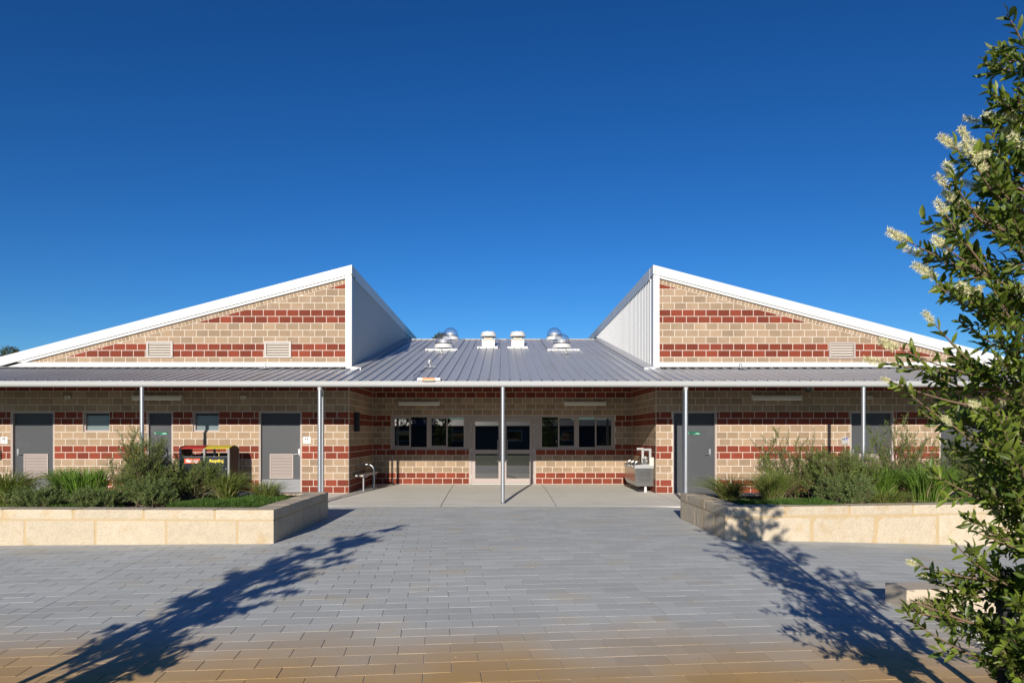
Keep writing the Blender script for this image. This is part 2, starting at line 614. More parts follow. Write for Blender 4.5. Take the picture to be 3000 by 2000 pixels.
full, rest = [], []
for (a, b_, c0, c1) in pav:
    a2, b2, c2, d2 = a + PJ / 2, b_ - PJ / 2, c0 + PJR / 2, c1 - PJR / 2
    cx, cy = uv2xy((a + b_) / 2, (c0 + c1) / 2)
    if not (PX0 - 0.1 < cx < PX1 + 0.1 and PY0 - 0.1 < cy < PY1 + 0.2):
        continue
    poly = [uv2xy(a2, c2), uv2xy(b2, c2), uv2xy(b2, d2), uv2xy(a2, d2)]
    cl = poly
    for q in ((1, 0, PX1), (-1, 0, -PX0), (0, 1, PY1), (0, -1, -PY0)):
        if cl:
            cl = clip(cl, *q)
    if len(cl) < 3:
        continue
    whole = (len(cl) == 4 and abs(b_ - a - PL) < 1e-4 and all(abs(p[0] - q[0]) + abs(p[1] - q[1]) < 1e-6 for p, q in zip(cl, poly)))
    px = 1472 + 2000 * cx / cy
    py = 1272 + 2000 * (EYE - gz(cx, cy)) / cy
    vis = whole and -60 < px < 3060 and py < 2040
    if vis:
        full.append((cy, cx, cy, cl))
    else:
        rest.append((cx, cy, cl))
full.sort(key=lambda q: q[0])
rest += [(q[1], q[2], q[3]) for q in full[300:]]
full = full[:300]
# one shared paver mesh, chamfered
pm = MB()
hl, hw = PL / 2 - PJ / 2, PW / 2 - PJR / 2
ring_t = [(-hl + .003, -hw + .002, 0), (hl - .003, -hw + .002, 0), (hl - .003, hw - .002, 0), (-hl + .003, hw - .002, 0)]
ring_m = [(-hl, -hw, -.0007), (hl, -hw, -.0007), (hl, hw, -.0007), (-hl, hw, -.0007)]
ring_b = [(p[0], p[1], -.03) for p in ring_m]
pm.prism(ring_m, ring_t, caps=False)
pm.add(ring_t, [(0, 1, 2, 3)])
pm.prism(ring_b, ring_m, caps=False)
PAVER = pm.mesh('paver', 'paver')
for (_, cx, cy, cl) in full:
    o = bpy.data.objects.new('paver', PAVER)
    z = gz(cx, cy) + rng.uniform(-.0005, .0005)
    gxs = (gz(cx + .1, cy) - gz(cx - .1, cy)) / .2
    gys = (gz(cx, cy + .1) - gz(cx, cy - .1)) / .2
    n = Vector((-gxs + rng.gauss(0, .003), -gys + rng.gauss(0, .002), 1)).normalized()
    xa = Vector((EU[0], EU[1], gxs * EU[0] + gys * EU[1]))
    ya = n.cross(xa).normalized()
    xa = ya.cross(n).normalized()
    o.rotation_euler = Matrix((xa, ya, n)).transposed().to_euler()
    reg(o, paving, (cx, cy, z))
fm = MB()
for (cx, cy, cl) in rest:
    dz = rng.uniform(-.0005, .0005)
    tp, mid, _ = paver_rings(cl, 0)
    k = len(cl)
    r_t = [(p[0], p[1], gz(*p) + dz) for p in tp]
    r_m = [(p[0], p[1], gz(*p) + dz - .0007) for p in cl]
    r_b = [(p[0], p[1], gz(*p) - .03) for p in cl]
    fs = [(i, (i + 1) % k, k + (i + 1) % k, k + i) for i in range(k)]
    fs += [(k + i, k + (i + 1) % k, 2 * k + (i + 1) % k, 2 * k + i) for i in range(k)]
    fs += [tuple(2 * k + i for i in range(k))]
    fm.add(r_b + r_m + r_t, fs)
tag(fm.build('paver_field', 'paver', paving, origin=(0, 8, 0)), kind='stuff')

# verandah slab with control joints
YA, YB, XI = 17.33, 20.53, 3.90


def slab_z(y):
    return -0.035 * max(0.0, min(1.0, (YA - y) / (YA - 14.48)))


sl = MB()
for (ya, yb) in ((14.48, YA), (YA, YB + .3)):
    sl.add([(-14.5, ya, slab_z(ya) - .012), (14.5, ya, slab_z(ya) - .012), (14.5, yb, slab_z(yb) - .012), (-14.5, yb, slab_z(yb) - .012)],
           [(0, 1, 2, 3)])
slab = tag(sl.build('concrete_slab', 'joint_sealant', origin=(0, 17, -0.1)), kind='structure')
JW = 0.008


def slab_panel(x00, x01, x10, x11, ya, yb):
    ym = YA
    lv = [ya, yb] if yb <= ym or ya >= ym else [ya, ym, yb]
    q = MB()
    top, bot = [], []
    for y in lv:
        k = (y - ya) / (yb - ya)
        xa, xb = x00 + (x10 - x00) * k + JW, x01 + (x11 - x01) * k - JW
        top += [(xa, y, slab_z(y)), (xb, y, slab_z(y))]
        bot += [(xa, y, slab_z(y) - .1), (xb, y, slab_z(y) - .1)]
    n = len(lv)
    fs = []
    for i in range(n - 1):
        fs.append((2 * i, 2 * i + 1, 2 * i + 3, 2 * i + 2))
        fs.append((2 * i, 2 * i + 2, 2 * n + 2 * i + 2, 2 * n + 2 * i))
        fs.append((2 * i + 1, 2 * n + 2 * i + 1, 2 * n + 2 * i + 3, 2 * i + 3))
    fs.append((0, 2 * n, 2 * n + 1, 1))
    q.add(top + bot, fs)
    q.build('slab_panel', 'concrete', slab)


slab_panel(-XI, -1.31, -XI, -1.46, 14.48, YB + .2)
slab_panel(-1.31, 1.145, -1.46, 1.19, 14.48, YB + .2)
slab_panel(1.145, XI, 1.19, XI, 14.48, YB + .2)
for s in (-1, 1):
    for a in (3.9, 7.4, 10.9):
        x0, x1 = sorted((s * a, s * (a + 3.5)))
        slab_panel(x0, x1, x0, x1, 14.48, YA + .2)

# ------------------------------------------------------------------ the building
RH = 0.1725          # brick course
BL = 0.300           # brick module
bld = empty('school_building', (0, 22, 0), 'single storey banded brick school building with two white raked gables and grey steel roof', 'building')
BRICKS = {}


def brick_mesh(kind, l, orient):
    key = (kind, round(l, 3), orient)
    if key not in BRICKS:
        q = MB()
        h = RH - 0.013
        if orient == 'x':
            q.box(-l / 2, l / 2, 0, 0.05, 0, h, 0.0015)
        elif orient == 'y+':      # wall seen from +X side: bricks reach back to -X
            q.box(-0.05, 0, -l / 2, l / 2, 0, h, 0.0015)
        else:
            q.box(0, 0.05, -l / 2, l / 2, 0, h, 0.0015)
        BRICKS[key] = q.mesh('brick', 'brick_tan' if kind == 't' else 'brick_red')
    return BRICKS[key]


def is_red(r):
    return r % 5 in (0, 1)


def lay(wall, u0, u1, r0, r1, openings, orient, plane, joint0, nmax=300, prio=None, line=None):
    """Lay courses r0..r1 between u0 and u1. line=(a,b): brick only below z = a + b*u."""
    items = []
    for r in range(r0, r1):
        z0 = r * RH
        o = joint0 + (0.1 if r % 2 else 0.0)
        k = math.floor((u0 - o) / BL)
        cuts = [u0]
        e = o + k * BL
        while e < u1:
            if e > u0 + 0.03:
                cuts.append(e)
            e += BL
        if u1 - cuts[-1] < 0.03:
            cuts.pop()
        cuts.append(u1)
        segs = []
        for a, b_ in zip(cuts[:-1], cuts[1:]):
            pcs = [(a, b_)]
            for (ou0, ou1, oz0, oz1) in openings:
                if oz0 < z0 + RH / 2 < oz1:
                    nx_ = []
                    for (p, q) in pcs:
                        if ou1 <= p or ou0 >= q:
                            nx_.append((p, q))
                        else:
                            if ou0 - p > 0.03:
                                nx_.append((p, ou0))
                            if q - ou1 > 0.03:
                                nx_.append((ou1, q))
                    pcs = nx_
            segs += pcs
        for (a, b_) in segs:
            a2, b2, za, zb = a + .0065, b_ - .0065, z0 + .0065, z0 + RH - .0065
            poly = [(a2, za), (b2, za), (b2, zb), (a2, zb)]
            whole = True
            if line:
                cl = clip(poly, -line[1], 1, line[0])
                if len(cl) < 3:
                    continue
                ar = abs(sum(cl[i][0] * cl[(i + 1) % len(cl)][1] - cl[(i + 1) % len(cl)][0] * cl[i][1] for i in range(len(cl)))) / 2
                if ar < 0.0012:
                    continue
                whole = len(cl) == 4 and ar > 0.999 * (b2 - a2) * (zb - za)
                poly = cl
            items.append((r, a2, b2, za, whole, poly))
    if prio:
        items.sort(key=prio)
    stuff = {'t': MB(), 'r': MB()}
    for i, (r, a2, b2, za, whole, poly) in enumerate(items):
        kind = 'r' if is_red(r) else 't'
        um = (a2 + b2) / 2
        dp = random.uniform(-.0012, .0012)
        if i < nmax:
            if whole:
                me = brick_mesh(kind, b2 - a2, orient)
                wl = (um, plane + dp, za) if orient == 'x' else (plane + dp, um, za)
                mesh_obj('brick', me, wall, wl)
            else:
                q = MB()
                q.prism([(p[0], plane + .05, p[1]) for p in poly], [(p[0], plane, p[1]) for p in poly])
                q.build('brick', 'brick_tan' if kind == 't' else 'brick_red', wall)
        else:
            q = stuff[kind]
            h = RH - .013
            if orient == 'x':
                if whole:
                    q.box(a2, b2, plane + dp, plane + .05, za, za + h)
                else:
                    q.prism([(p[0], plane + .05, p[1]) for p in poly], [(p[0], plane, p[1]) for p in poly])
            elif orient == 'y+':
                q.box(plane - .05, plane + dp, a2, b2, za, za + h)
            else:
                q.box(plane + dp, plane + .05, a2, b2, za, za + h)
    for kind, nm in (('t', 'tan_bricks'), ('r', 'red_bricks')):
        if stuff[kind].v:
            tag(stuff[kind].build(nm, 'brick_tan' if kind == 't' else 'brick_red', wall), kind='stuff')


def backing(q, u0, u1, z0, z1, openings, f):
    us = sorted(set([u0, u1] + [x for o in openings for x in o[:2] if u0 < x < u1]))
    for a, b_ in zip(us[:-1], us[1:]):
        m_ = (a + b_) / 2
        zc = [(z0, z1)]
        for (ou0, ou1, oz0, oz1) in openings:
            if ou0 < m_ < ou1:
                nz_ = []
                for (p, s) in zc:
                    if oz0 > p:
                        nz_.append((p, min(s, oz0)))
                    if oz1 < s:
                        nz_.append((max(p, oz1), s))
                zc = nz_
        for (p, s) in zc:
            if s - p > 1e-4:
                f(q, a, b_, p, s)


DH = 12 * RH
OPEN_L = [(-12.48, -11.38, 0, DH), (-10.65, -9.98, 9 * RH, DH), (-9.03, -8.37, 0, DH), (-7.86, -7.20, 9 * RH, DH), (-6.18, -5.10, 0, DH)]
OPEN_R = [(4.32, 5.435, 0, DH), (8.83, 9.93, 0, DH), (11.10, 13.00, 0, DH)]
OPEN_B = [(-3.352, -1.0, 6 * RH, DH), (-1.0, 1.0, 0, DH), (1.0, 3.38, 6 * RH, DH)]
END = 14.4
for s, ops in ((-1, OPEN_L), (1, OPEN_R)):
    q = MB()
    u0, u1 = (-END, -XI - .003) if s < 0 else (XI + .003, END)
    backing(q, u0, u1, 0, 3.32, ops, lambda q, a, b_, p, z: q.box(a, b_, YA + .003, YA + .24, p, z))
    wall = q.build('wall', 'mortar', bld)
    a, b_ = (-END, -XI) if s < 0 else (XI, END)

    def pr(it):
        um = abs((it[1] + it[2]) / 2)
        bad = um > 12.9 or it[0] > 15 or (um > 5.6 and it[0] < 2)
        return (bad, um)
    lay(wall, a, b_, 0, 18, ops, 'x', YA, (-XI + 0.2 if s < 0 else XI), 300, pr)
    # return wall of the recess
    q = MB()
    if s < 0:
        q.box(-XI - .25, -XI - .003, YA + .241, YB + .2, 0, 3.85)
    else:
        q.box(XI + .003, XI + .25, YA + .241, YB + .2, 0, 3.85)
    ret = q.build('recess_side_wall', 'mortar', bld)
    q = MB()
    q.box(min(s * XI + s * .003, s * XI + s * .03), max(s * XI + s * .003, s * XI + s * .03), YA + .051, YA + .2405, 0, 3.3)
    q.build('corner_mortar', 'mortar', ret)
    lay(ret, YA + .055, YB - .002, 0, 18, [], 'y+' if s < 0 else 'y-', s * XI, YA + .045, 300)
q = MB()
backing(q, -XI - .2, XI + .2, 0, 3.85, OPEN_B, lambda q, a, b_, p, z: q.box(a, b_, YB + .003, YB + .24, p, z))
wall_b = q.build('recess_wall', 'mortar', bld)
lay(wall_b, -XI, XI, 0, 18, OPEN_B, 'x', YB, -XI, 300, lambda it: (it[0] > 16, it[0]))

# ---- raked gables
APEX, SL = 5.76, 0.2615
XG = 3.84
YF = YA - 0.06
for s in (-1, 1):
    gp = empty('gable', (s * 8, YA, 3.2), parent=bld)
    bld_part = gp
    line = (APEX - .41 + SL * 0.0 + SL * XG, -SL * s * 1.0) if s > 0 else (APEX - .41 + SL * XG, SL)
    u0, u1 = (-END, -3.97) if s < 0 else (3.97, END)
    zz = lambda x: APEX - .41 - SL * (abs(x) - XG)
    q = MB()
    zb = 3.321
    xe = XG + (APEX - .30 - zb) / SL
    pts = [(s * 3.87, zb), (s * xe, zb), (s * 3.87, APEX - .30)]
    q.prism([(p[0], YA + .003, p[1]) for p in pts], [(p[0], YA + .24, p[1]) for p in pts])
    gw = q.build('gable_wall', 'mortar', bld)
    bpy.data.objects.remove(gp)
    vents = [(-9.03, -8.36, 3.43, 3.85), (-6.04, -5.36, 3.43, 3.85)] if s < 0 else [(8.28, 8.95, 3.41, 3.83)]
    ops = [(v[0] + .02, v[1] - .02, v[2], v[3] - .02) for v in vents]
    lay(gw, u0, u1, 19, 33, ops, 'x', YA, (-3.97 if s < 0 else 3.97), 300, None, line)
    # brick-on-edge course under the barge board
    ct, st = math.cos(math.atan(SL)), math.sin(math.atan(SL))
    L_ = 0.02
    while True:
        x = 3.98 + L_ * ct
        ztop = APEX - .285 - SL * (x - XG)
        if ztop - .02 < 3.30:
            break
        wv = 0.085
        hgt = 0.112
        poly = [(0, 0), (wv, 0), (wv, -hgt), (0, -hgt)]
        pts = [(x + p[0] * ct + p[1] * st, ztop - p[0] * st + p[1] * ct) for p in poly]
        pts = [p for p in clip(pts, 0, -1, -3.30)]
        pts = clip(pts, -1, 0, -3.975)
        if len(pts) >= 3:
            q = MB()
            q.prism([(s * p[0], YA + .05, p[1]) for p in pts], [(s * p[0], YA - .001, p[1]) for p in pts])
            q.build('edge_brick', 'brick_tan', gw)
        L_ += 0.098
    # louvred vents
    for (a, b_, c, d) in vents:
        fmat = 'frame_taupe' if (s > 0) else 'vent_taupe_lit'  # left frames get a lighter taupe, the sunlit look put into the colour
        q = MB()
        y0, y1 = YA - .03, YA + .04
        q.box(a, b_, y0, y1, c, c + .05).box(a, b_, y0, y1, d - .05, d)
        q.box(a, a + .05, y0 - .001, y1, c + .0501, d - .0501).box(b_ - .05, b_, y0 - .001, y1, c + .0501, d - .0501)
        vf = q.build('louvre_vent', fmat, bld)
        q = MB()
        q.box(a + .051, b_ - .051, YA + .03, YA + .05, c + .051, d - .051)
        q.build('backing_sheet', 'black_plastic', vf)
        nsl = 5
        for i in range(nsl):
            z = c + .05 + (d - c - .1) * (i + .12) / nsl
            q = MB()
            q.prism([(a + .0505, YA - .025, z), (a + .0505, YA - .019, z), (a + .0505, YA + .006, z + .030), (a + .0505, YA + .000, z + .030)],
                    [(b_ - .0505, YA - .025, z), (b_ - .0505, YA - .019, z), (b_ - .0505, YA + .006, z + .030), (b_ - .0505, YA + .000, z + .030)])
            q.build('slat', 'slat_taupe', vf)
    # barge board along the rake, with a lower trim
    XO = 13.6

    def rake(q, dz0, dz1, y0, y1, x0=XG - .035, x1=XO, ):
        pts = [(x0, APEX - dz0 - SL * (x0 - XG)), (x1, APEX - dz0 - SL * (x1 - XG)), (x1, APEX - dz1 - SL * (x1 - XG)), (x0, APEX - dz1 - SL * (x0 - XG))]
        pts = clip(pts, 0, -1, -3.185)
        q.prism([(s * p[0], y0, p[1]) for p in pts], [(s * p[0], y1, p[1]) for p in pts])
    q = MB(); rake(q, 0.0, .225, YF - .03, YA + .3)
    q.build('barge_board', 'white_paint', bld)
    q = MB(); rake(q, .231, .286, YF, YA + .05, 3.9705)
    q.build('rake_trim', 'white_paint', bld)
    q = MB(); rake(q, .2251, .2309, YF + .03, YA + .05, 3.9705)
    q.build('shadow_gap', 'black_plastic', bld)
    # skew roof of the wing behind the barge board
    q = MB()
    pts = [(XG - .03, APEX - .012), (XO, APEX - .012 - SL * (XO - XG + .03)), (XO, APEX - .1 - SL * (XO - XG + .03)), (XG - .03, APEX - .1)]
    q.prism([(s * p[0], YA + .301, p[1]) for p in pts], [(s * p[0], 31.5, p[1]) for p in pts])
    q.build('wing_roof', 'roof_steel', bld)
    # fascia down the inner eave of the wing
    for (ya, yb) in ((YA + .301, 23.15), (23.156, 31.5)):
        q = MB()
        q.box(min(s * 3.80, s * 3.809), max(s * 3.80, s * 3.809), ya, yb, APEX - .275, APEX + .004)
        q.build('eave_fascia', 'white_paint', bld)
    # corner trim
    q = MB()
    q.box(min(s * 3.815, s * 3.97), max(s * 3.815, s * 3.97), YF - .012, YA + .006, 3.165, APEX - .231 - .01)
    q.box(min(s * 3.815, s * 3.835), max(s * 3.815, s * 3.835), YA + .0061, YA + .14, 3.18, APEX - .28)
    q.build('corner_trim', 'white_paint', bld)
    # vertical ribbed cladding on the inner side, in panels of four ribs
    rib = 0.20
    y = YA + .14
    while y < 29.5:
        q = MB()
        prof = []
        ye = min(y + 4 * rib, 29.7)
        yy = y
        while yy < ye - 1e-6:
            prof += [(3.838, yy), (3.838, yy + .125), (3.806, yy + .142), (3.806, yy + .183), (3.838, yy + rib)]
            yy += rib
        vs = []
        for (x, yv) in prof:
            zl = 0.216 * yv - .584 + .02
            zt = APEX - .262
            if zl > zt:
                zl = zt - .001
            vs += [(s * x, yv, zl), (s * x, yv, zt)]
        fs = [(2 * i, 2 * i + 2, 2 * i + 3, 2 * i + 1) for i in range(len(prof) - 1)]
        q.add(vs, fs)
        q.build('cladding_panel', 'cladding_steel', bld)
        y += 4 * rib
    # blocking wall behind the cladding
    q = MB()
    zf = lambda yv: 0.216 * yv - .7
    q.prism([(s * 3.842, YA + .24, zf(YA + .24)), (s * 3.842, 29.6, zf(29.6) - .4), (s * 3.842, 29.6, APEX - .1), (s * 3.842, YA + .24, APEX - .1)],
            [(s * 3.95, YA + .24, zf(YA + .24)), (s * 3.95, 29.6, zf(29.6) - .4), (s * 3.95, 29.6, APEX - .1), (s * 3.95, YA + .24, APEX - .1)])
    q.build('clerestory_frame', 'cladding_steel', bld)
    # apron flashing at the foot of the gable, with notched stop ends over the ribs
    q = MB()
    q.box(min(s * 3.9705, s * END), max(s * 3.9705, s * END), YF, YA + .005, 3.205, 3.315)
    q.add([(s * 3.97, YF, 3.2045), (s * END, YF, 3.2045), (s * END, YF - .16, 3.175), (s * 3.97, YF - .16, 3.175)], [(0, 1, 2, 3)])
    q.build('apron_flashing', 'white_paint', bld)

# ---- the long lower roof: eaves sheet and centre sheet to the ridge


def roof_z(y):
    return 0.216 * y - 0.584


YE, YR = 14.93, 26.6
q = MB()
q.add([(-END, YE + .1, roof_z(YE + .1) - .06), (END, YE + .1, roof_z(YE + .1) - .06), (END, YA + .2, roof_z(YA + .2) - .06), (-END, YA + .2, roof_z(YA + .2) - .06)], [(0, 1, 2, 3)])
q.add([(-XG, YA + .2, roof_z(YA + .2) - .06), (XG, YA + .2, roof_z(YA + .2) - .06), (XG, YR, roof_z(YR) - .06), (-XG, YR, roof_z(YR) - .06)], [(0, 1, 2, 3)])
roof = q.build('roof', 'roof_steel', bld)
PAN, PH0 = 0.235, -0.076


def roof_sheet(k0, n, ya, yb):
    q = MB()
    prof = []
    for k in range(n):
        x = PH0 + (k0 + k) * PAN
        prof += [(x - .026, 0), (x - .012, .041), (x + .012, .041), (x + .026, 0)]
        prof += [(x + .095, 0), (x + .0975, .003), (x + .1025, .003), (x + .105, 0)]
    prof.append((PH0 + (k0 + n) * PAN - .026, 0))
    vs = []
    for (x, h) in prof:
        vs += [(x, ya, roof_z(ya) + h), (x, yb, roof_z(yb) + h)]
    fs = [(2 * i, 2 * i + 2, 2 * i + 3, 2 * i + 1) for i in range(len(prof) - 1)]
    q.add(vs, fs)
    q.build('roof_sheet', 'roof_steel', roof)


for k in range(-16, 16, 4):
    roof_sheet(k, 4, YE, YR)
for k in range(-60, -16, 4):
    roof_sheet(k, 4, YE, YA - .01)
for k in range(16, 60, 4):
    roof_sheet(k, 4, YE, YA - .01)
# ridge capping and the side flashings beside the clerestory walls
q = MB()
zr = roof_z(YR)
q.prism([(-XG, YR - .13, zr + .015), (-XG, YR, zr + .055), (-XG, YR + .2, zr + .02), (-XG, YR + .2, zr - .05), (-XG, YR - .13, zr + .0)],
        [(XG, YR - .13, zr + .015), (XG, YR, zr + .055), (XG, YR + .2, zr + .02), (XG, YR + .2, zr - .05), (XG, YR - .13, zr + .0)])
q.build('ridge_cap', 'roof_flashing', roof)
for s in (-1, 1):
    q = MB()
    for (ya, yb) in ((YA - .18, YR),):
        xa, xb = s * 3.845, s * 3.56
        q.add([(xa, ya, roof_z(ya) + .075), (xb, ya, roof_z(ya) + .046), (xb, yb, roof_z(yb) + .046), (xa, yb, roof_z(yb) + .075),
               (xb, ya, roof_z(ya) + .0), (xb, yb, roof_z(yb) + .0), (xa, ya, roof_z(ya) + .0)],
              [(0, 1, 2, 3), (1, 4, 5, 2), (0, 6, 4, 1)])
    q.build('side_flashing', 'roof_steel', roof)
# half-round gutter
q = MB()
prof = [(15.04, 2.652), (15.04, 2.56)]
for i in range(13):
    a = -math.pi / 2 - math.pi * 0.5 * i / 12
    prof.append((14.965 + .066 * math.cos(a), 2.59 + .062 * math.sin(a)))
prof += [(14.893, 2.648), (14.900, 2.656), (14.908, 2.652)]
vs = []
for (y, z) in prof:
    vs += [(-END, y, z), (END, y, z)]
fs = [(2 * i, 2 * i + 2, 2 * i + 3, 2 * i + 1) for i in range(len(prof) - 1)]
q.add(vs, fs)
q.add([(-END, 15.039, 2.62), (END, 15.039, 2.62), (END, 14.897, 2.62), (-END, 14.897, 2.62)], [(0, 1, 2, 3)])
q.build('gutter', 'gutter_paint', bld, smooth=True)
# fascia beam under the eaves
q = MB()
q.box(-END, END, 15.045, 15.075, 2.55, 2.66)
q.build('eaves_beam', 'roof_steel', bld)
# posts and downpipes
for x in (-7.92, -4.015, 0.008, 4.03, 7.93):
    q = MB()
    zb = slab_z(15.0)
    q.tube([(x, 15.0, zb), (x, 15.0, 2.47)], .0445, 16)
    p = q.build('post', 'galvanised', bld, smooth=True)
    q = MB()
    q.tube([(x, 15.0, 2.4705), (x, 15.0, 2.545)], .047, 16)
    q.build('post_cap', 'gutter_paint' if abs(x) > 3 and abs(x) < 5 else 'galvanised', p, smooth=True)
    q = MB()
    q.tube([(x, 15.0, zb + .0005), (x, 15.0, zb + .035)], .047, 16)
    q.build('post_collar', 'kick_plate', p, smooth=True)
for x in (-4.10, 4.13):
    q = MB()
    q.tube([(x, 15.55, slab_z(15.5)), (x, 15.55, 2.44), (x * .998, 15.5, 2.50), (x * .995, 15.12, 2.56)], .034, 12)
    q.build('downpipe', 'galvanised', bld, smooth=True)

# ------------------------------------------------------------------ doors and windows of the wings


def grille(door, x0, x1, z0, z1, y):
    q = MB()
    b_ = .028
    q.box(x0, x1, y - .022, y, z0, z0 + b_).box(x0, x1, y - .022, y, z1 - b_, z1)
    q.box(x0, x0 + b_, y - .0225, y, z0 + b_ + .0002, z1 - b_ - .0002).box(x1 - b_, x1, y - .0225, y, z0 + b_ + .0002, z1 - b_ - .0002)
    q.build('grille_frame', 'frame_taupe', door)
    q = MB()
    n = 15
    for i in range(n):
        z = z0 + b_ + (z1 - z0 - 2 * b_) * (i + .1) / n
        h = (z1 - z0 - 2 * b_) / n
        q.prism([(x0 + b_, y - .020, z), (x0 + b_, y - .016, z), (x0 + b_, y - .002, z + h * .72), (x0 + b_, y - .006, z + h * .72)],
                [(x1 - b_, y - .020, z), (x1 - b_, y - .016, z), (x1 - b_, y - .002, z + h * .72), (x1 - b_, y - .006, z + h * .72)])
    q.build('grille_slats', 'frame_taupe', door)


def wing_door(x0, x1, grl=None, handle=None, hinge=None, kick=False, sign=False, pull=False, label=None, pair=False, lock=False):
    y = YA + .085
    fw = .042
    q = MB()
    xs_ = [(x0 + fw, x1 - fw)]
    if pair:
        xm = x0 + .93
        xs_ = [(x0 + fw, xm - .003), (xm + .003, x1 - fw)]
    for (a, b_) in xs_:
        q.box(a, b_, y, y + .04, 0.012, DH - fw)
    d = q.build('door', 'door_charcoal', bld)
    if label:
        d['label'] = label
    q = MB()
    q.box(x0, x0 + fw - .002, YA + .012, YA + .15, 0, DH - fw)
    q.box(x1 - fw + .002, x1, YA + .012, YA + .15, 0, DH - fw)
    q.box(x0, x1, YA + .010, YA + .15, DH - fw + .002, DH)
    q.build('door_frame', 'frame_taupe', d)
    if handle is not None:
        s = -1 if handle > (x0 + x1) / 2 else 1
        q = MB()
        q.box(handle - .022, handle + .022, y - .008, y - .0005, .95, 1.12)
        q.tube([(handle, y - .008, .985), (handle, y - .05, .985), (handle + s * .02, y - .058, .985), (handle + s * .125, y - .058, .985)], .0095, 8)
        q.build('handle', 'stainless_dull', d, smooth=True)
        if lock:
            q = MB()
            q.tube([(handle, y - .012, .875), (handle, y - .0005, .875)], .027, 14)
            q.build('lock_escutcheon', 'stainless_dull', d)
    if pull:
        xh = x1 - fw - .13
        q = MB()
        q.tube([(xh, y, .92), (xh, y - .05, .93), (xh, y - .05, 1.09), (xh, y, 1.10)], .012, 8)
        q.box(xh + .04, xh + .085, y - .018, y - .0005, .985, 1.035)
        q.build('handle', 'stainless', d, smooth=True)
    if hinge is not None:
        for zc in (.30, 1.05, 1.80):
            q = MB()
            q.tube([(hinge, y - .008, zc - .055), (hinge, y - .008, zc + .055)], .011, 8)
            q.build('hinge', 'stainless_dull', d)
    if grl:
        grille(d, grl[0], grl[1], .37, .995, y)
    if kick:
        q = MB()
        q.box(x0 + fw + .004, x1 - fw - .004, y - .004, y - .0006, .015, .345)
        q.build('kick_plate', 'kick_plate', d)
    if sign:
        a = x0 + .14
        sg = MB().box(a, a + .34, y - .006, y - .0006, 1.49, 1.565).build('door_sign', 'sign_green', d)
        q = MB()
        q.add([(a + .15, y - .0072, 1.4905), (a + .338, y - .0072, 1.4905), (a + .338, y - .0072, 1.507), (a + .28, y - .0072, 1.512), (a + .24, y - .0072, 1.503), (a + .20, y - .0072, 1.506)], [(0, 1, 2, 3, 4, 5)])
        q.build('sign_artwork', 'sign_green_light', d)
        q = MB()
        q.lathe([(0.0, 0), (.012, 0.003), (.014, .012), (.008, .02), (0, .022)], (a + .032, y - .008, 1.532), 8)
        q.build('sign_emblem', 'sign_lime', d)
        q = MB().box(a + .014, a + .052, y - .0075, y - .0061, 1.508, 1.518).box(a + .225, a + .318, y - .0085, y - .0074, 1.512, 1.522)
        q.build('sign_lettering', 'lettering_white', d)
    return d


wing_door(-12.48, -11.38, grl=(-12.20, -11.58), handle=-12.36, kick=True, label='charcoal door with lever on its left and taupe louvre')
wing_door(-9.03, -8.37, sign=True, pull=True, hinge=-8.99, label='narrow charcoal door with a green sign')
wing_door(-6.18, -5.10, grl=(-5.93, -5.33), handle=-5.185, kick=True, label='charcoal door with taupe louvre and steel kick plate')
wing_door(4.32, 5.435, handle=5.29, hinge=4.365, sign=False, label='plain charcoal door with a green sign')
# the green sign of the right hand door sits further in
q = MB().box(4.70, 5.04, YA + .079, YA + .0844, 1.49, 1.565)
dd = [o for o in bld.children if o.name.startswith('door') and o.get('label') == 'plain charcoal door with a green sign'][0]
q.build('door_sign', 'sign_green', dd)
q = MB()
a, y = 4.70, YA + .085
q.add([(a + .15, y - .0072, 1.4905), (a + .338, y - .0072, 1.4905), (a + .338, y - .0072, 1.507), (a + .28, y - .0072, 1.512), (a + .24, y - .0072, 1.503), (a + .20, y - .0072, 1.506)], [(0, 1, 2, 3, 4, 5)])
q.build('sign_artwork', 'sign_green_light', dd)
q = MB().box(a + .014, a + .052, y - .0075, y - .0061, 1.508, 1.518).box(a + .225, a + .318, y - .0085, y - .0074, 1.512, 1.522)
q.build('sign_lettering', 'lettering_white', dd)
wing_door(8.83, 9.93, grl=(9.08, 9.66), handle=8.94, hinge=9.89, lock=True, label='charcoal door with round lock and taupe louvre')
wing_door(11.10, 13.00, hinge=11.14, pair=True, label='wide charcoal double door')

for (a, b_) in ((-10.65, -9.98), (-7.86, -7.20)):
    q = MB()
    z0, z1, y0, y1, fw = 9 * RH, DH, YA + .05, YA + .13, .045
    q.box(a, b_, y0, y1, z0, z0 + fw).box(a, b_, y0, y1, z1 - fw, z1)
    q.box(a, a + fw, y0 - .001, y1, z0 + fw + .0003, z1 - fw - .0003).box(b_ - fw * .5, b_, y0 - .001, y1, z0 + fw + .0003, z1 - fw - .0003)
    wd = q.build('window', 'frame_taupe', bld)
    MB().box(a + fw, b_ - fw * .5, YA + .10, YA + .112, z0 + fw, z1 - fw - .055).build('pane', 'glass_frosted', wd)
    MB().box(a + fw, b_ - fw * .5, YA + .09, YA + .15, z1 - fw - .054, z1 - fw).build('head_rail', 'black_plastic', wd)

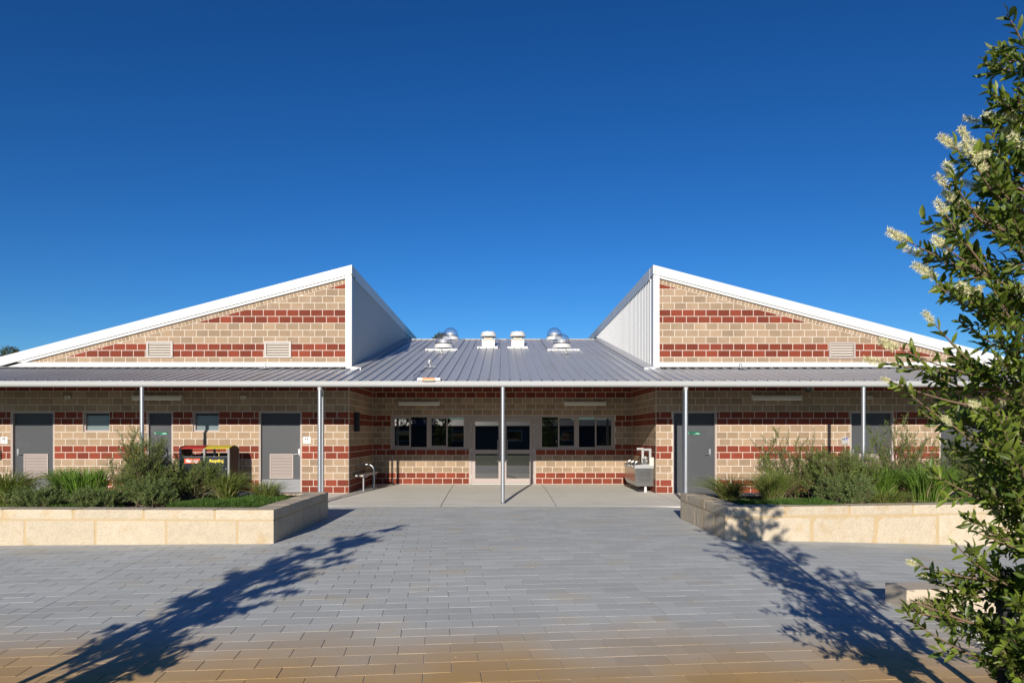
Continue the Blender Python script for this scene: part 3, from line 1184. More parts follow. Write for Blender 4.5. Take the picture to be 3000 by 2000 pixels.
# recess windows: two sliding pairs each
yb = YB + .03
for s in (-1, 1):
    x0, x1 = (-3.352, -1.103) if s < 0 else (1.125, 3.38)
    z0, z1 = 6 * RH + .012, DH
    fw = .062
    q = MB()
    q.box(x0, x1, yb - .01, yb + .10, z0, z0 + fw).box(x0, x1, yb - .01, yb + .10, z1 - fw, z1)
    xm = (x0 + x1) / 2
    for (a, b_) in ((x0, x0 + fw), (xm - .05, xm + .05), (x1 - fw, x1)):
        q.box(a, b_, yb - .011, yb + .10, z0 + fw + .0003, z1 - fw - .0003)
    q.box(x0 - .012, x1 + .012, yb - .035, yb + .02, z0 - .02, z0 - .0004)
    wd = q.build('window', 'frame_taupe', bld)
    for (a, b_) in ((x0 + fw, xm - .05), (xm + .05, x1 - fw)):
        mid = (a + b_) / 2
        # fixed light and sliding sash with its own frame
        sash = (a, mid + .02) if s < 0 else (mid - .02, b_)
        fix = (mid + .0205, b_) if s < 0 else (a, mid - .0205)
        MB().box(fix[0], fix[1], yb + .055, yb + .062, z0 + fw, z1 - fw).build('pane', 'glass_dark', wd)
        q = MB()
        k = .042
        za, zb = z0 + fw, z1 - fw
        q.box(sash[0], sash[1], yb + .012, yb + .045, za, za + k).box(sash[0], sash[1], yb + .012, yb + .045, zb - k, zb)
        q.box(sash[0], sash[0] + k, yb + .0115, yb + .045, za + k + .0003, zb - k - .0003).box(sash[1] - k, sash[1], yb + .0115, yb + .045, za + k + .0003, zb - k - .0003)
        q.build('sash', 'frame_taupe', wd)
        MB().box(sash[0] + k, sash[1] - k, yb + .026, yb + .032, za + k, zb - k).build('pane', 'glass_dark', wd)
    # infill mullion between window and door
    a, b_ = (-1.0995, -1.0005) if s < 0 else (1.0005, 1.1215)
    MB().box(a, b_, yb, yb + .10, 6 * RH + .002, DH).build('mullion', 'frame_taupe', bld)

# glazed double doors
q = MB()
q.box(-.9995, -.925, yb - .02, yb + .10, 0, DH).box(.925, .9995, yb - .02, yb + .10, 0, DH).box(-.9245, .9245, yb - .02, yb + .10, DH - .065, DH)
q.box(-.9245, .9245, yb - .035, yb + .10, 0, .022)
df_ = q.build('door', 'frame_taupe', bld)
df_['label'] = 'pair of taupe framed glazed doors'
for s in (-1, 1):
    a, b_ = (-.92, -.003) if s < 0 else (.003, .92)
    z0, z1 = .03, DH - .07
    q = MB()
    gx0, gx1 = (a + .10, b_ - .115) if s < 0 else (a + .115, b_ - .10)
    y0, y1 = yb, yb + .045
    q.box(a, gx0, y0, y1, z0, z1).box(gx1, b_, y0, y1, z0, z1)
    q.box(gx0 + .0003, gx1 - .0003, y0 + .001, y1, z0, .165).box(gx0 + .0003, gx1 - .0003, y0 + .001, y1, .905, 1.03).box(gx0 + .0003, gx1 - .0003, y0 + .001, y1, 1.875, z1)
    q.build('door_leaf', 'frame_taupe', df_)
    MB().box(gx0, gx1, yb + .018, yb + .025, .165, .905).build('pane', 'glass_door', df_)
    MB().box(gx0, gx1, yb + .018, yb + .025, 1.03, 1.875).build('pane', 'glass_door', df_)
    # square pull handle
    hx0, hx1 = (-.145, -.02) if s < 0 else (.02, .145)
    q = MB()
    for (p0, p1) in (((hx0, .69), (hx0, 1.31)), ((hx1, .69), (hx1, 1.31)), ((hx0, .69), (hx1, .69)), ((hx0, 1.31), (hx1, 1.31))):
        q.tube([(p0[0], yb - .06, p0[1]), (p1[0], yb - .06, p1[1])], .010, 8)
    for zc in (.69, 1.31):
        q.tube([(hx0, yb - .06, zc), (hx0, yb - .0005, zc)], .009, 8)
    q.build('pull_handle', 'stainless_dull', df_)
    for zc in (.22, 1.02, 1.62, 1.78):
        q = MB()
        q.tube([(s * .935, yb - .024, zc - .05), (s * .935, yb - .024, zc + .05)], .011, 8)
        q.build('hinge', 'white_paint', df_)
# white threshold strip along the foot of the doors
MB().box(-.92, .92, yb - .05, yb - .036, 0.001, .02).build('threshold', 'white_paint', df_)
# dark rooms behind the glass
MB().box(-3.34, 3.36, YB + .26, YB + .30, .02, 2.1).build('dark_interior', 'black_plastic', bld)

# ------------------------------------------------------------------ fittings on the walls
LG = 'batten lights on the verandah walls'
for (x0, x1, yw, lab) in ((-9.37, -8.11, YA, 'long batten light above the narrow green-signed door'), (-3.12, -1.87, YB, 'long batten light above the window left of the glazed doors'),
                          (1.85, 3.11, YB, 'long batten light above the window right of the glazed doors'), (6.31, 7.58, YA, 'long batten light beside the horn loudspeaker')):
    e = empty('batten_light', ((x0 + x1) / 2, yw, 2.36), lab, 'light', LG)
    q = MB()
    prof = [(yw - .0015, 2.355), (yw - .06, 2.357), (yw - .085, 2.375), (yw - .088, 2.43), (yw - .075, 2.47), (yw - .0015, 2.485)]
    q.prism([(x0 + .03, p[0], p[1]) for p in prof], [(x1 - .03, p[0], p[1]) for p in prof])
    q.build('diffuser', 'light_diffuser', e)
    for (a, b_) in ((x0, x0 + .0295), (x1 - .0295, x1)):
        q = MB()
        q.box(a, b_, yw - .091, yw - .0015, 2.352, 2.488)
        q.build('end_cap', 'plastic_cream', e)
for (x, lab) in ((-11.02, 'small cream sensor box on the wall right of the leftmost door'), (-6.57, 'small cream sensor box on the wall above the recycling bins'), (9.31, 'small cream sensor box above the louvred door by the tree')):
    e = empty('wall_sensor', (x, YA, 2.36), lab, 'sensor', 'small sensor boxes on the brick wall')
    MB().box(x - .065, x + .065, YA - .05, YA - .0015, 2.385, 2.465).build('housing', 'plastic_cream', e)
    q = MB(); q.tube([(x, YA - .058, 2.42), (x, YA - .0502, 2.42)], .014, 10); q.build('lens', 'black_plastic', e)
# horn loudspeaker hanging below the eaves
cx, cy, cz = 7.42, 16.6, 2.62
e = empty('horn_speaker', (cx, cy, cz - .11), 'grey flared horn loudspeaker hanging under the verandah eaves', 'loudspeaker')
q = MB()
d = Vector((-.12, -1, -.25)).normalized()
path = [Vector((cx, cy, cz)) + d * t_ for t_ in (-.16, -.10, -.03, .03, .065, .08)]
q.tube(path, [.03, .034, .05, .08, .108, .112], 20, caps=False)
q.tube([path[-1], path[-1] - d * .02, path[-1] - d * .11], [.112, .095, .035], 20, caps=False)
q.build('horn', 'plastic_grey', e, smooth=True)
q = MB(); q.tube([path[-1] - d * .08, path[-1] - d * .03], [.026, .020], 12); q.build('throat', 'plastic_cream', e)
q = MB(); q.tube([path[0], (cx, cy + .16, 2.80), (cx, cy + .16, 2.96)], .014, 8); q.build('bracket', 'plastic_grey', e)
# dark slim box on the recess side wall
e = empty('wall_cabinet', (-XI, 18.02, 1.56), 'slim black vertical box fixed to the recess side wall above the bench', 'wall box')
MB().box(-XI + .0015, -XI + .125, 17.93, 18.10, 1.565, 2.07, .008).build('casing', 'black_plastic', e)
MB().box(-XI + .02, -XI + .105, 17.922, 17.9295, 1.60, 2.03).build('cover', 'black_plastic', e)
# small dispenser box at the far left edge
e = empty('wall_dispenser', (-12.78, YA, .88), 'small brown grey box on the brick below the leftmost toilet sign', 'wall box')
MB().box(-12.92, -12.72, YA - .10, YA - .0015, .87, 1.09, .006).build('casing', 'plastic_grey', e)


def figure(q, x, z, y, female, sc=1.0):
    """A toilet-sign pictogram, flat on the plate."""
    n = 10
    q.add([(x + .009 * sc * math.cos(2 * math.pi * k / n), y, z + .068 * sc + .009 * sc * math.sin(2 * math.pi * k / n)) for k in range(n)], [tuple(range(n))])
    if female:
        pts = [(-.009, .056), (.009, .056), (.018, .026), (-.018, .026)]
    else:
        pts = [(-.016, .056), (.016, .056), (.014, .028), (-.014, .028)]
    q.add([(x + p[0] * sc, y, z + p[1] * sc) for p in pts], [(0, 1, 2, 3)])
    for sgn in (-1, 1):
        q.add([(x + sgn * .0085 * sc, y, z + .0255 * sc), (x + sgn * .0015 * sc, y, z + .0255 * sc), (x + sgn * .0015 * sc, y, z), (x + sgn * .0085 * sc, y, z)], [(0, 1, 2, 3)])


def wall_sign(x0, x1, z0, z1, plate, figs, lines, lab, blue=False):
    e = empty('toilet_sign', ((x0 + x1) / 2, YA, z0), lab, 'sign', 'square toilet signs on the brick wall')
    MB().box(x0, x1, YA - .006, YA - .0015, z0, z1).build('plate', plate, e)
    q = MB()
    for (fx, female) in figs:
        figure(q, x0 + fx, z0 + (z1 - z0) * .50, YA - .0072, female, .92)
    q.build('pictogram', 'sign_black', e)
    for i, tx in enumerate(lines):
        text_obj('lettering', tx, .026, 'sign_black', e, (x0 + .014, YA - .0072, z0 + (z1 - z0) * (.36 - .17 * i)), align='LEFT')
    if blue:
        MB().box(x1 - .078, x1 - .012, YA - .0085, YA - .0065, z0 + .095, z0 + .165).build('accessible_panel', 'sign_blue', e)
        q = MB()
        yy = YA - .0096
        cxw, czw = x1 - .047, z0 + .118
        ring = []
        for k in range(15):
            a = R(150 + 250 * k / 14)
            ring.append((cxw + .018 * math.cos(a), yy, czw + .018 * math.sin(a)))
        q.tube(ring, .0032, 5)
        q.tube([(cxw - .003, yy, czw + .036), (cxw - .001, yy, czw + .012), (cxw + .014, yy, czw + .010), (cxw + .024, yy, czw - .012)], .0040, 5)
        q.tube([(cxw - .004, yy - .001, czw + .040), (cxw - .004, yy - .001, czw + .046)], .0050, 6)
        q.build('wheelchair_symbol', 'lettering_white', e)


wall_sign(-5.06, -4.87, 1.26, 1.43, 'sign_white', [(.067, True), (.115, True)], ['Female Toilet'], 'white square toilet sign beside the door next to the left corner post')
wall_sign(-12.74, -12.56, 1.26, 1.43, 'sign_white', [(.067, False), (.108, False)], ['Male Toilet'], 'pale square toilet sign at the far left edge of the wall')
wall_sign(8.61, 8.785, 1.25, 1.425, 'sign_silver', [(.030, False), (.066, True)], ['Students With', 'Assistants'], 'silver toilet sign with a blue wheelchair symbol', blue=True)

# ------------------------------------------------------------------ things on the roof


def skylight(x, y, label, tray=None):
    z = roof_z(y)
    e = empty('skylight_dome', (x, y, z), label, 'skylight', 'clear skylight domes on the roof')
    if tray:
        q = MB()
        (xa, xb, ya, yb_) = tray
        q.add([(xa, ya, roof_z(ya) + .048), (xb, ya, roof_z(ya) + .048), (xb, yb_, roof_z(yb_) + .048), (xa, yb_, roof_z(yb_) + .048)], [(0, 1, 2, 3)])
        q.build('tray', 'roof_steel', e)
        q = MB()
        k = xa
        while k < xb - .05:
            q.box(k, min(k + PAN - .008, xb), ya - .012, ya + .012, roof_z(ya) + .004, roof_z(ya) + .056)
            k += PAN
        q.build('tray_stop', 'roof_flashing', e)
    q = MB()
    q.lathe([(.315, .0), (.315, .05), (.30, .10), (.285, .135), (.255, .135)], (x, y, z + .02), 32)
    q.build('curb', 'dome_base', e, smooth=True)
    q = MB()
    q.lathe([(.288, .136), (.290, .165), (.284, .165)], (x, y, z + .02), 32)
    q.build('seal_band', 'black_plastic', e, smooth=True)
    q = MB()
    prof = [(.285, .166), (.282, .24), (.262, .31), (.225, .375), (.17, .435), (.10, .472), (.04, .486), (.001, .488)]
    q.lathe(prof, (x, y, z + .02), 32)
    q.build('dome', 'acrylic', e, smooth=True)
    q = MB()
    q.lathe([(.16, .12), (.15, .27), (.10, .31)], (x, y, z + .02), 24)
    q.build('light_tube', 'cladding_steel', e, smooth=True)
    return e


skylight(-1.985, 26.15, 'left clear skylight dome at the ridge, half behind another dome')
skylight(1.99, 26.15, 'right clear skylight dome at the ridge, half behind another dome')
skylight(-1.96, 22.75, 'nearer left clear skylight dome on its flashing tray', (-2.50, -1.46, 22.15, 26.45))
skylight(1.975, 22.75, 'nearer right clear skylight dome on its flashing tray', (1.46, 2.50, 22.15, 26.45))


def roof_vent(x, label):
    y = 23.6
    z = roof_z(y)
    e = empty('roof_vent', (x, y, z), label, 'roof vent', 'white mushroom roof vents')
    w_ = .218
    q = MB()
    q.prism([(x - w_, y - w_, z - .05), (x + w_, y - w_, z - .05), (x + w_, y + w_, z + .04), (x - w_, y + w_, z + .04)],
            [(x - w_, y - w_, z + .19), (x + w_, y - w_, z + .19), (x + w_, y + w_, z + .19), (x - w_, y + w_, z + .19)])
    q.build('base_box', 'vent_white', e)
    MB().box(x - .235, x + .235, y - .235, y + .235, z + .1905, z + .245).build('collar', 'vent_cream', e)
    q = MB()
    q.lathe([(.12, .245), (.12, .40)], (x, y, z), 20)
    q.box(x - .14, x + .14, y - .14, y + .14, z + .246, z + .33)
    q.build('throat', 'vent_cream', e)
    q = MB()
    q.lathe([(.14, .345), (.27, .335), (.285, .345), (.285, .365), (.262, .40), (.25, .46), (.235, .495), (.20, .51), (.001, .517)], (x, y, z), 32)
    q.build('cowl', 'vent_white', e, smooth=True)
    q = MB()
    for k in range(6):
        a = k * math.pi / 3 + .3
        q.box(x + .16 * math.cos(a) - .02, x + .16 * math.cos(a) + .02, y + .16 * math.sin(a) - .02, y + .16 * math.sin(a) + .02, z + .508, z + .522)
    q.build('cap_lug', 'vent_white', e)
    q = MB()
    xa, xb, ya, yb_ = x - .37, x + .36, 23.05, 26.45
    q.add([(xa, ya, roof_z(ya) + .048), (xb, ya, roof_z(ya) + .048), (xb, yb_, roof_z(yb_) + .048), (xa, yb_, roof_z(yb_) + .048)], [(0, 1, 2, 3)])
    q.build('tray', 'roof_steel', e)
    q = MB()
    k = xa
    while k < xb - .05:
        q.box(k, min(k + PAN - .008, xb), ya - .012, ya + .012, roof_z(ya) + .004, roof_z(ya) + .056)
        k += PAN
    q.build('tray_stop', 'roof_flashing', e)


roof_vent(-.485, 'left one of the two white mushroom roof vents')
roof_vent(.525, 'right one of the two white mushroom roof vents')


def anchor(x, y, label, z=None, tall=1.0):
    z = roof_z(y) + .042 if z is None else z
    e = empty('roof_anchor', (x, y, z), label, 'roof anchor', 'steel roof safety anchors')
    MB().box(x - .15, x + .15, y - .04, y + .04, z, z + .012).build('base_plate', 'kick_plate', e)
    q = MB()
    q.tube([(x, y, z + .0125), (x, y, z + .05)], .030, 10)
    ring = [(x + .032 * math.cos(a), y, z + .085 * tall + .034 * tall * math.sin(a)) for a in [k * math.pi / 8 for k in range(17)]]
    q.tube(ring, .011, 6, caps=False)
    q.build('eye_bolt', 'stainless_dull', e, smooth=True)


anchor(-1.86, 20.8, 'steel roof anchor below the nearer left skylight dome')
anchor(1.94, 20.8, 'steel roof anchor below the nearer right skylight dome')
anchor(-1.83, 17.3, 'steel roof anchor with cable above the orange ladder bracket', tall=1.5)
anchor(-5.93, 17.05, 'steel roof anchor at the foot of the left gable', roof_z(17.05) + .042)
anchor(5.95, 17.05, 'steel roof anchor at the foot of the right gable', roof_z(17.05) + .042)
# ladder bracket on the gutter
e = empty('ladder_bracket', (-1.605, 14.9, 2.64), 'white and orange ladder bracket clamped on the gutter edge', 'ladder bracket')
yk = 14.885
MB().box(-1.855, -1.355, yk - .012, yk, 2.662, 2.720, .003).build('rail', 'lettering_white', e)
q = MB().box(-1.745, -1.475, yk - .030, yk - .0125, 2.668, 2.722, .003).box(-1.752, -1.470, yk - .055, yk - .0305, 2.658, 2.676)
q.build('grip', 'bracket_orange', e)
MB().box(-1.72, -1.495, yk - .058, yk - .0552, 2.655, 2.668).build('rung_pad', 'light_diffuser', e)
for x in (-1.83, -1.38):
    q = MB(); q.tube([(x, yk - .015, 2.690), (x, yk - .0122, 2.690)], .009, 8); q.build('bolt', 'rubber', e)
MB().box(-1.86, -1.35, yk + .0005, 15.3, 2.705, 2.712).build('top_plate', 'stainless_dull', e)
e = empty('safety_cable', (-1.9, 15.4, roof_z(15.4)), 'thin dark cable running from the roof anchor to the gutter', 'cable')
q = MB()
pp = []
for k in range(13):
    f_ = k / 12
    y = 17.25 - 2.05 * f_
    pp.append((-1.86 - .10 * math.sin(f_ * 2.2) + (.04 if f_ > .9 else 0) - .08 * f_ * f_, y, roof_z(y) + .05 + .02 * math.sin(f_ * 9) ** 2))
q.tube(pp, .007, 6)
q.build('wire', 'rubber', e)

# ------------------------------------------------------------------ bench, rail, fountain, bins
e = empty('wall_bench', (-3.7, 18.6, 0), 'narrow grey slatted bench along the shaded recess side wall', 'bench')
for i, (a, b_) in enumerate(((-3.845, -3.70), (-3.692, -3.545))):
    MB().box(a, b_, 17.78, 19.45, .392, .434, .004).build('seat_slat', 'bench_slat', e)
for y in (17.95, 19.28):
    q = MB(); q.tube([(-3.655, y, 0), (-3.655, y, .36)], .024, 12); q.build('leg', 'galvanised', e, smooth=True)
    MB().box(-XI + .0015, -3.56, y - .02, y + .02, .3605, .391).build('bracket', 'galvanised', e)
e = empty('arm_rail', (-3.5, 18.55, 0), 'bent galvanised tube rail from the side wall down beside the bench', 'rail')
q = MB()
pp = [(-XI + .008, 18.55, .675), (-3.66, 18.55, .675)]
for k in range(1, 9):
    a = math.pi / 2 * (1 - k / 8)
    pp.append((-3.66 + .17 * math.cos(a), 18.55, .505 + .17 * math.sin(a)))
pp.append((-3.49, 18.55, .012))
q.tube(pp, .024, 12)
q.build('tube', 'galvanised', e, smooth=True)
q = MB(); q.tube([(-XI + .0015, 18.55, .675), (-XI + .0075, 18.55, .675)], .055, 16); q.build('wall_flange', 'galvanised', e)
q = MB(); q.tube([(-3.49, 18.55, .0005), (-3.49, 18.55, .0115)], .055, 16); q.build('floor_flange', 'galvanised', e)

e = empty('drinking_fountain', (3.65, 18.3, 0), 'stainless steel drinking trough with taps on the right recess wall', 'drinking fountain')
q = MB()
X0, X1, Y0, Y1 = 3.41, 3.885, 17.55, 19.03
q.prism([(X0 + .06, Y0, .16), (X1, Y0, .16), (X1, Y1, .16), (X0 + .06, Y1, .16)], [(X0, Y0, .28), (X1, Y0, .28), (X1, Y1, .28), (X0, Y1, .28)])
q.prism([(X0, Y0, .2805), (X1, Y0, .2805), (X1, Y1, .2805), (X0, Y1, .2805)], [(X0, Y0, .62), (X1, Y0, .62), (X1, Y1, .62), (X0, Y1, .62)])
q.build('cabinet', 'stainless', e)
q = MB()
q.prism([(X0 - .015, Y0 - .012, .6205), (X1, Y0 - .012, .6205), (X1, Y1, .6205), (X0 - .015, Y1, .6205)], [(X0 - .015, Y0 - .012, .70), (X1, Y0 - .012, .735), (X1, Y1, .735), (X0 - .015, Y1, .70)])
q.build('basin_top', 'stainless_dull', e)
q = MB()
for i in range(9):
    for j in range(8):
        if (i + j) % 2 == 0:
            px, pz = 3.52 + i * .031, .27 + j * .033
            if j not in (3,) or i % 4 == 0:
                q.box(px, px + .02, Y0 - .0025, Y0 - .0008, pz, pz + .02)
q.build('perforated_grille', 'black_plastic', e)
MB().box(3.64, 3.67, Y0 - .006, Y0 - .0026, .27, .52).build('grille_strap', 'stainless', e)
MB().box(X0 + .01, X0 + .04, Y0 - .008, Y0 - .0006, .165, .615).build('edge_trim', 'stainless', e)
for y in (17.72, 18.2, 18.68):
    q = MB()
    q.tube([(X0 + .04, y, .70), (X0 + .04, y, .76), (X0 + .085, y, .785)], .016, 8)
    q.build('bubbler', 'stainless', e, smooth=True)
    q = MB()
    q.box(X0 - .028, X0 - .0155, y - .045, y + .045, .635, .675)
    q.build('push_plate', 'tap_blue', e)
    q = MB(); q.tube([(X0 - .05, y, .655), (X0 - .0285, y, .655)], .014, 10); q.build('push_button', 'stainless', e)
for y in (17.68, 18.62):
    q = MB()
    q.box(3.79, 3.85, y - .03, y + .03, .735, 1.075)
    q.box(3.66, 3.85, y - .03, y + .03, 1.0755, 1.125)
    q.build('bottle_filler', 'stainless_dull', e)
    q = MB(); q.tube([(3.69, y, 1.03), (3.69, y, 1.075)], .018, 8); q.build('nozzle', 'stainless', e)
MB().box(3.858, 3.89, 17.60, 18.9, .735, .90).build('splash_back', 'stainless', e)
MB().box(3.775, 3.885, 17.52, 17.6, .68, .90, .006).build('filter_box', 'plastic_cream', e)
q = MB(); q.tube([(3.70, 17.66, 0.001), (3.70, 17.66, .16)], .032, 12); q.build('waste_pipe', 'lettering_white', e, smooth=True)
q = MB()
for i in range(5):
    q.tube([(3.50 + i * .03, 17.7, .02), (3.50 + i * .03, 17.7, .06)], .012, 6)
q.tube([(3.48, 17.7, .03), (3.66, 17.7, .03)], .015, 8)
q.build('waste_trap', 'rubber', e)

# bins
XB0, XB1, YB0, YB1 = -7.70, -6.545, 16.33, 16.90
XM = -7.125
e = empty('bin_enclosure', (-7.12, 16.6, 0), 'double litter bin enclosure with red and yellow arched roofs against the wall', 'bin')
zb = slab_z(16.6)
for x in (XB0, XM, XB1):
    for y in (YB0, YB1):
        MB().box(x - .022, x + .022, y - .022, y + .022, zb, 1.145).build('frame_post', 'post_grey', e)


def arch(x0, x1, m_, nm):
    q = MB()
    n = 12
    vs = []
    for k in range(n + 1):
        f_ = k / n
        y = YB0 - .03 + (YB1 - YB0 + .06) * f_
        z = 1.147 + .066 * math.sin(math.pi * f_)
        vs += [(x0, y, z), (x1, y, z), (x0, y, z + .014), (x1, y, z + .014)]
    fs = []
    for k in range(n):
        a = 4 * k
        fs += [(a, a + 1, a + 5, a + 4), (a + 2, a + 6, a + 7, a + 3), (a, a + 4, a + 6, a + 2), (a + 1, a + 3, a + 7, a + 5)]
    fs += [(0, 2, 3, 1), (4 * n, 4 * n + 1, 4 * n + 3, 4 * n + 2)]
    q.add(vs, fs)
    q.build(nm, m_, e, smooth=True)


arch(XB0 - .02, XM - .012, 'bin_red', 'roof_arch')
arch(XM + .012, XB1 + .02, 'bin_yellow', 'roof_arch')
arch(XM - .0115, XM + .0115, 'black_plastic', 'roof_strip')
for (x0, x1, kind) in ((XB0 + .026, XM - .026, 0), (XM + .026, XB1 - .026, 1)):
    dp = MB().box(x0, x1, YB0 - .012, YB0 + .012, .05, .955).build('front_panel', 'bin_panel', e)
    MB().box(x0, x1, YB0 + .0125, YB0 + .12, .95, .962).build('chute_lip', 'kick_plate', e)
    a, b_ = x0 + .075, x1 - .075
    MB().box(a, b_, YB0 - .016, YB0 - .0125, .80, .915).build('name_plate', 'bin_orange_sign' if kind == 0 else 'black_plastic', dp)
    text_obj('lettering', 'Garbage' if kind == 0 else 'Recycling', .088, 'lettering_white' if kind == 0 else 'lettering_yellow', dp,
             ((a + b_) / 2, YB0 - .0175, .857), bold=.004)
    q = MB()
    for j in range(6):
        z = .735 - j * .10
        for sg in (-1, 1):
            xm = (x0 + x1) / 2
            q.prism([(xm + sg * .03, YB0 - .014, z - .025), (xm + sg * .19, YB0 - .014, z + .025), (xm + sg * .19, YB0 - .014, z + .033), (xm + sg * .03, YB0 - .014, z - .017)],
                    [(xm + sg * .03, YB0 - .0122, z - .025), (xm + sg * .19, YB0 - .0122, z + .025), (xm + sg * .19, YB0 - .0122, z + .033), (xm + sg * .03, YB0 - .0122, z - .017)])
    q.build('slot_pattern', 'black_plastic', dp)
    MB().box(x1 - .045, x1 - .015, YB0 - .024, YB0 - .0125, .655, .685).build('latch', 'stainless', dp)
    MB().box(x0 + .02, x1 - .02, YB0 + .14, YB1 - .05, .05, .93).build('bin_tub', 'black_plastic', e)
MB().box(XB0 + .03, XB1 - .03, YB1 - .012, YB1 + .004, .05, 1.0).build('light_block_panel', 'bin_panel', e)  # added panel behind the tubs, stops sun passing through onto the wall
MB().box(XB1 - .35, XB1 - .335, YB0 + .25, YB0 + .262, .962, 1.2).build('divider_rod', 'bin_yellow', e)
for i in range(6):
    y = YB0 + .026 + i * .087
    MB().box(XB1 - .008, XB1 + .012, y, y + .081, .05, 1.142 + .062 * math.sin(math.pi * (i + .5) / 6)).build('side_board', 'timber_brown', e)
    MB().box(XB0 - .012, XB0 + .008, y, y + .081, .05, 1.142 + .062 * math.sin(math.pi * (i + .5) / 6)).build('side_board', 'timber_brown', e)

# ------------------------------------------------------------------ limestone planters
ZT, ZJ = 0.43, 0.285


def stone_run(parent, p0, p1, inward, z0f, first, thick=.34):
    """Two courses of limestone blocks from p0 to p1 (plan); inward is the unit normal away from the outer face."""
    p0, p1 = Vector((p0[0], p0[1], 0)), Vector((p1[0], p1[1], 0))
    L_ = (p1 - p0).length
    d = (p1 - p0) / L_
    n = Vector((inward[0], inward[1], 0))
    for course in (0, 1):
        off = first[course]
        cuts = [0.0]
        x = off
        while x < L_ - .12:
            if x > .1:
                cuts.append(x)
            x += 1.01
        cuts.append(L_)
        for a, b_ in zip(cuts[:-1], cuts[1:]):
            a2 = a + (.017 if a > 0 else 0)
            b2 = b_ - (.017 if b_ < L_ else 0)
            zb0 = min(z0f(p0 + d * a), z0f(p0 + d * b_)) - .05 if course == 0 else ZJ + .012
            zt = ZJ - .012 if course == 0 else ZT
            jit = random.uniform(-.0025, .0025)
            # a coarse grid on the outer face gives the worn, pitted look its edges
            q = MB()
            nu = max(3, int((b2 - a2) / .06))
            nv = 5
            rows = []
            for j in range(nv + 1):
                for i in range(nu + 1):
                    f_, g_ = i / nu, j / nv
                    ee = min(1.0, min(f_, 1 - f_) * nu, min(g_, 1 - g_) * nv)
                    dep = jit + (0.004 if ee < .5 else random.uniform(-.0022, .0028))
                    P = p0 + d * (a2 + (b2 - a2) * f_) + n * dep
                    rows.append((P.x, P.y, zb0 + (zt - zb0) * g_))
            fs = []
            for j in range(nv):
                for i in range(nu):
                    k = j * (nu + 1) + i
                    fs.append((k, k + 1, k + nu + 2, k + nu + 1))
            q.add(rows, fs)
            A, B = p0 + d * a2 + n * (jit + .004), p0 + d * b2 + n * (jit + .004)
            C, D = p0 + d * b2 + n * thick, p0 + d * a2 + n * thick
            bx = [(A.x, A.y, zb0), (B.x, B.y, zb0), (C.x, C.y, zb0), (D.x, D.y, zb0), (A.x, A.y, zt), (B.x, B.y, zt), (C.x, C.y, zt), (D.x, D.y, zt)]
            q.add(bx, [(4, 5, 6, 7), (1, 2, 6, 5), (2, 3, 7, 6), (3, 0, 4, 7)])
            q.build('limestone_block', 'limestone', parent)
    q = MB()
    A, B = p0 + n * .0055 + d * .004, p1 + n * .0055 - d * .004
    C, D = p1 + n * (thick - .008) - d * .004, p0 + n * (thick - .008) + d * .004
    zb0 = -.4
    q.prism([(A.x, A.y, zb0), (B.x, B.y, zb0), (C.x, C.y, zb0), (D.x, D.y, zb0)], [(A.x, A.y, ZT - .006), (B.x, B.y, ZT - .006), (C.x, C.y, ZT - .006), (D.x, D.y, ZT - .006)])
    q.build('mortar_core', 'limestone_joint', parent)


gf = lambda P: gz(P.x, P.y)
pl = empty('planter', (-6.2, 11, 0), 'long limestone block planter left of the paved path', 'planter')
XC = 3.21
stone_run(pl, (-10.4, 9.72), (-XC, 9.57), (0, 1), gf, (.62, .30))
stone_run(pl, (-XC, 9.916), (-XC - .001, 12.58), (-1, 0), gf, (.10, .38))
stone_run(pl, (-XC - .345, 12.24), (-10.4, 12.30), (0, 1), gf, (.5, 1.0))
MB().prism([(-10.3, 10.0, .1), (-3.5, 9.88, .1), (-3.5, 12.26, .1), (-10.3, 12.3, .1)], [(-10.3, 10.0, .40), (-3.5, 9.88, .395), (-3.5, 12.26, .395), (-10.3, 12.3, .40)]).build('soil_bed', 'soil', pl)
pr_ = empty('planter', (6, 11, 0), 'long limestone block planter right of the paved path, partly behind the flowering tree', 'planter')
stone_run(pr_, (XC + .03, 9.92), (9.6, 10.63), (0, 1), gf, (.32, .92))
stone_run(pr_, (XC + .02, 12.40), (XC + .03, 10.27), (1, 0), gf, (.95, .45))
stone_run(pr_, (XC + .36, 12.07), (9.6, 12.25), (0, 1), gf, (.5, 1.0))
MB().prism([(3.5, 10.2, .1), (9.5, 10.9, .1), (9.5, 12.26, .1), (3.5, 12.1, .1)], [(3.5, 10.2, .395), (9.5, 10.9, .395), (9.5, 12.26, .40), (3.5, 12.1, .40)]).build('soil_bed', 'soil', pr_)
# low kerb wall beside the tree
kw = empty('kerb_wall', (4.8, 6.5, gz(4.8, 6.5)), 'low limestone kerb wall behind the silver plant at the right edge', 'wall')
for i in range(3):
    x0 = 3.765 + i * 1.0
    q = MB()
    z1 = .045
    q.prism([(x0, 6.36 + .03 * i, gz(x0, 6.4) - .08), (x0 + .99, 6.39 + .03 * i, gz(x0 + 1, 6.4) - .08), (x0 + .97, 6.69 + .03 * i, gz(x0 + 1, 6.7) - .08), (x0 - .03, 6.66 + .03 * i, gz(x0, 6.7) - .08)],
            [(x0, 6.36 + .03 * i, z1), (x0 + .99, 6.39 + .03 * i, z1), (x0 + .97, 6.69 + .03 * i, z1), (x0 - .03, 6.66 + .03 * i, z1)])
    q.build('limestone_block', 'limestone_smooth', kw)
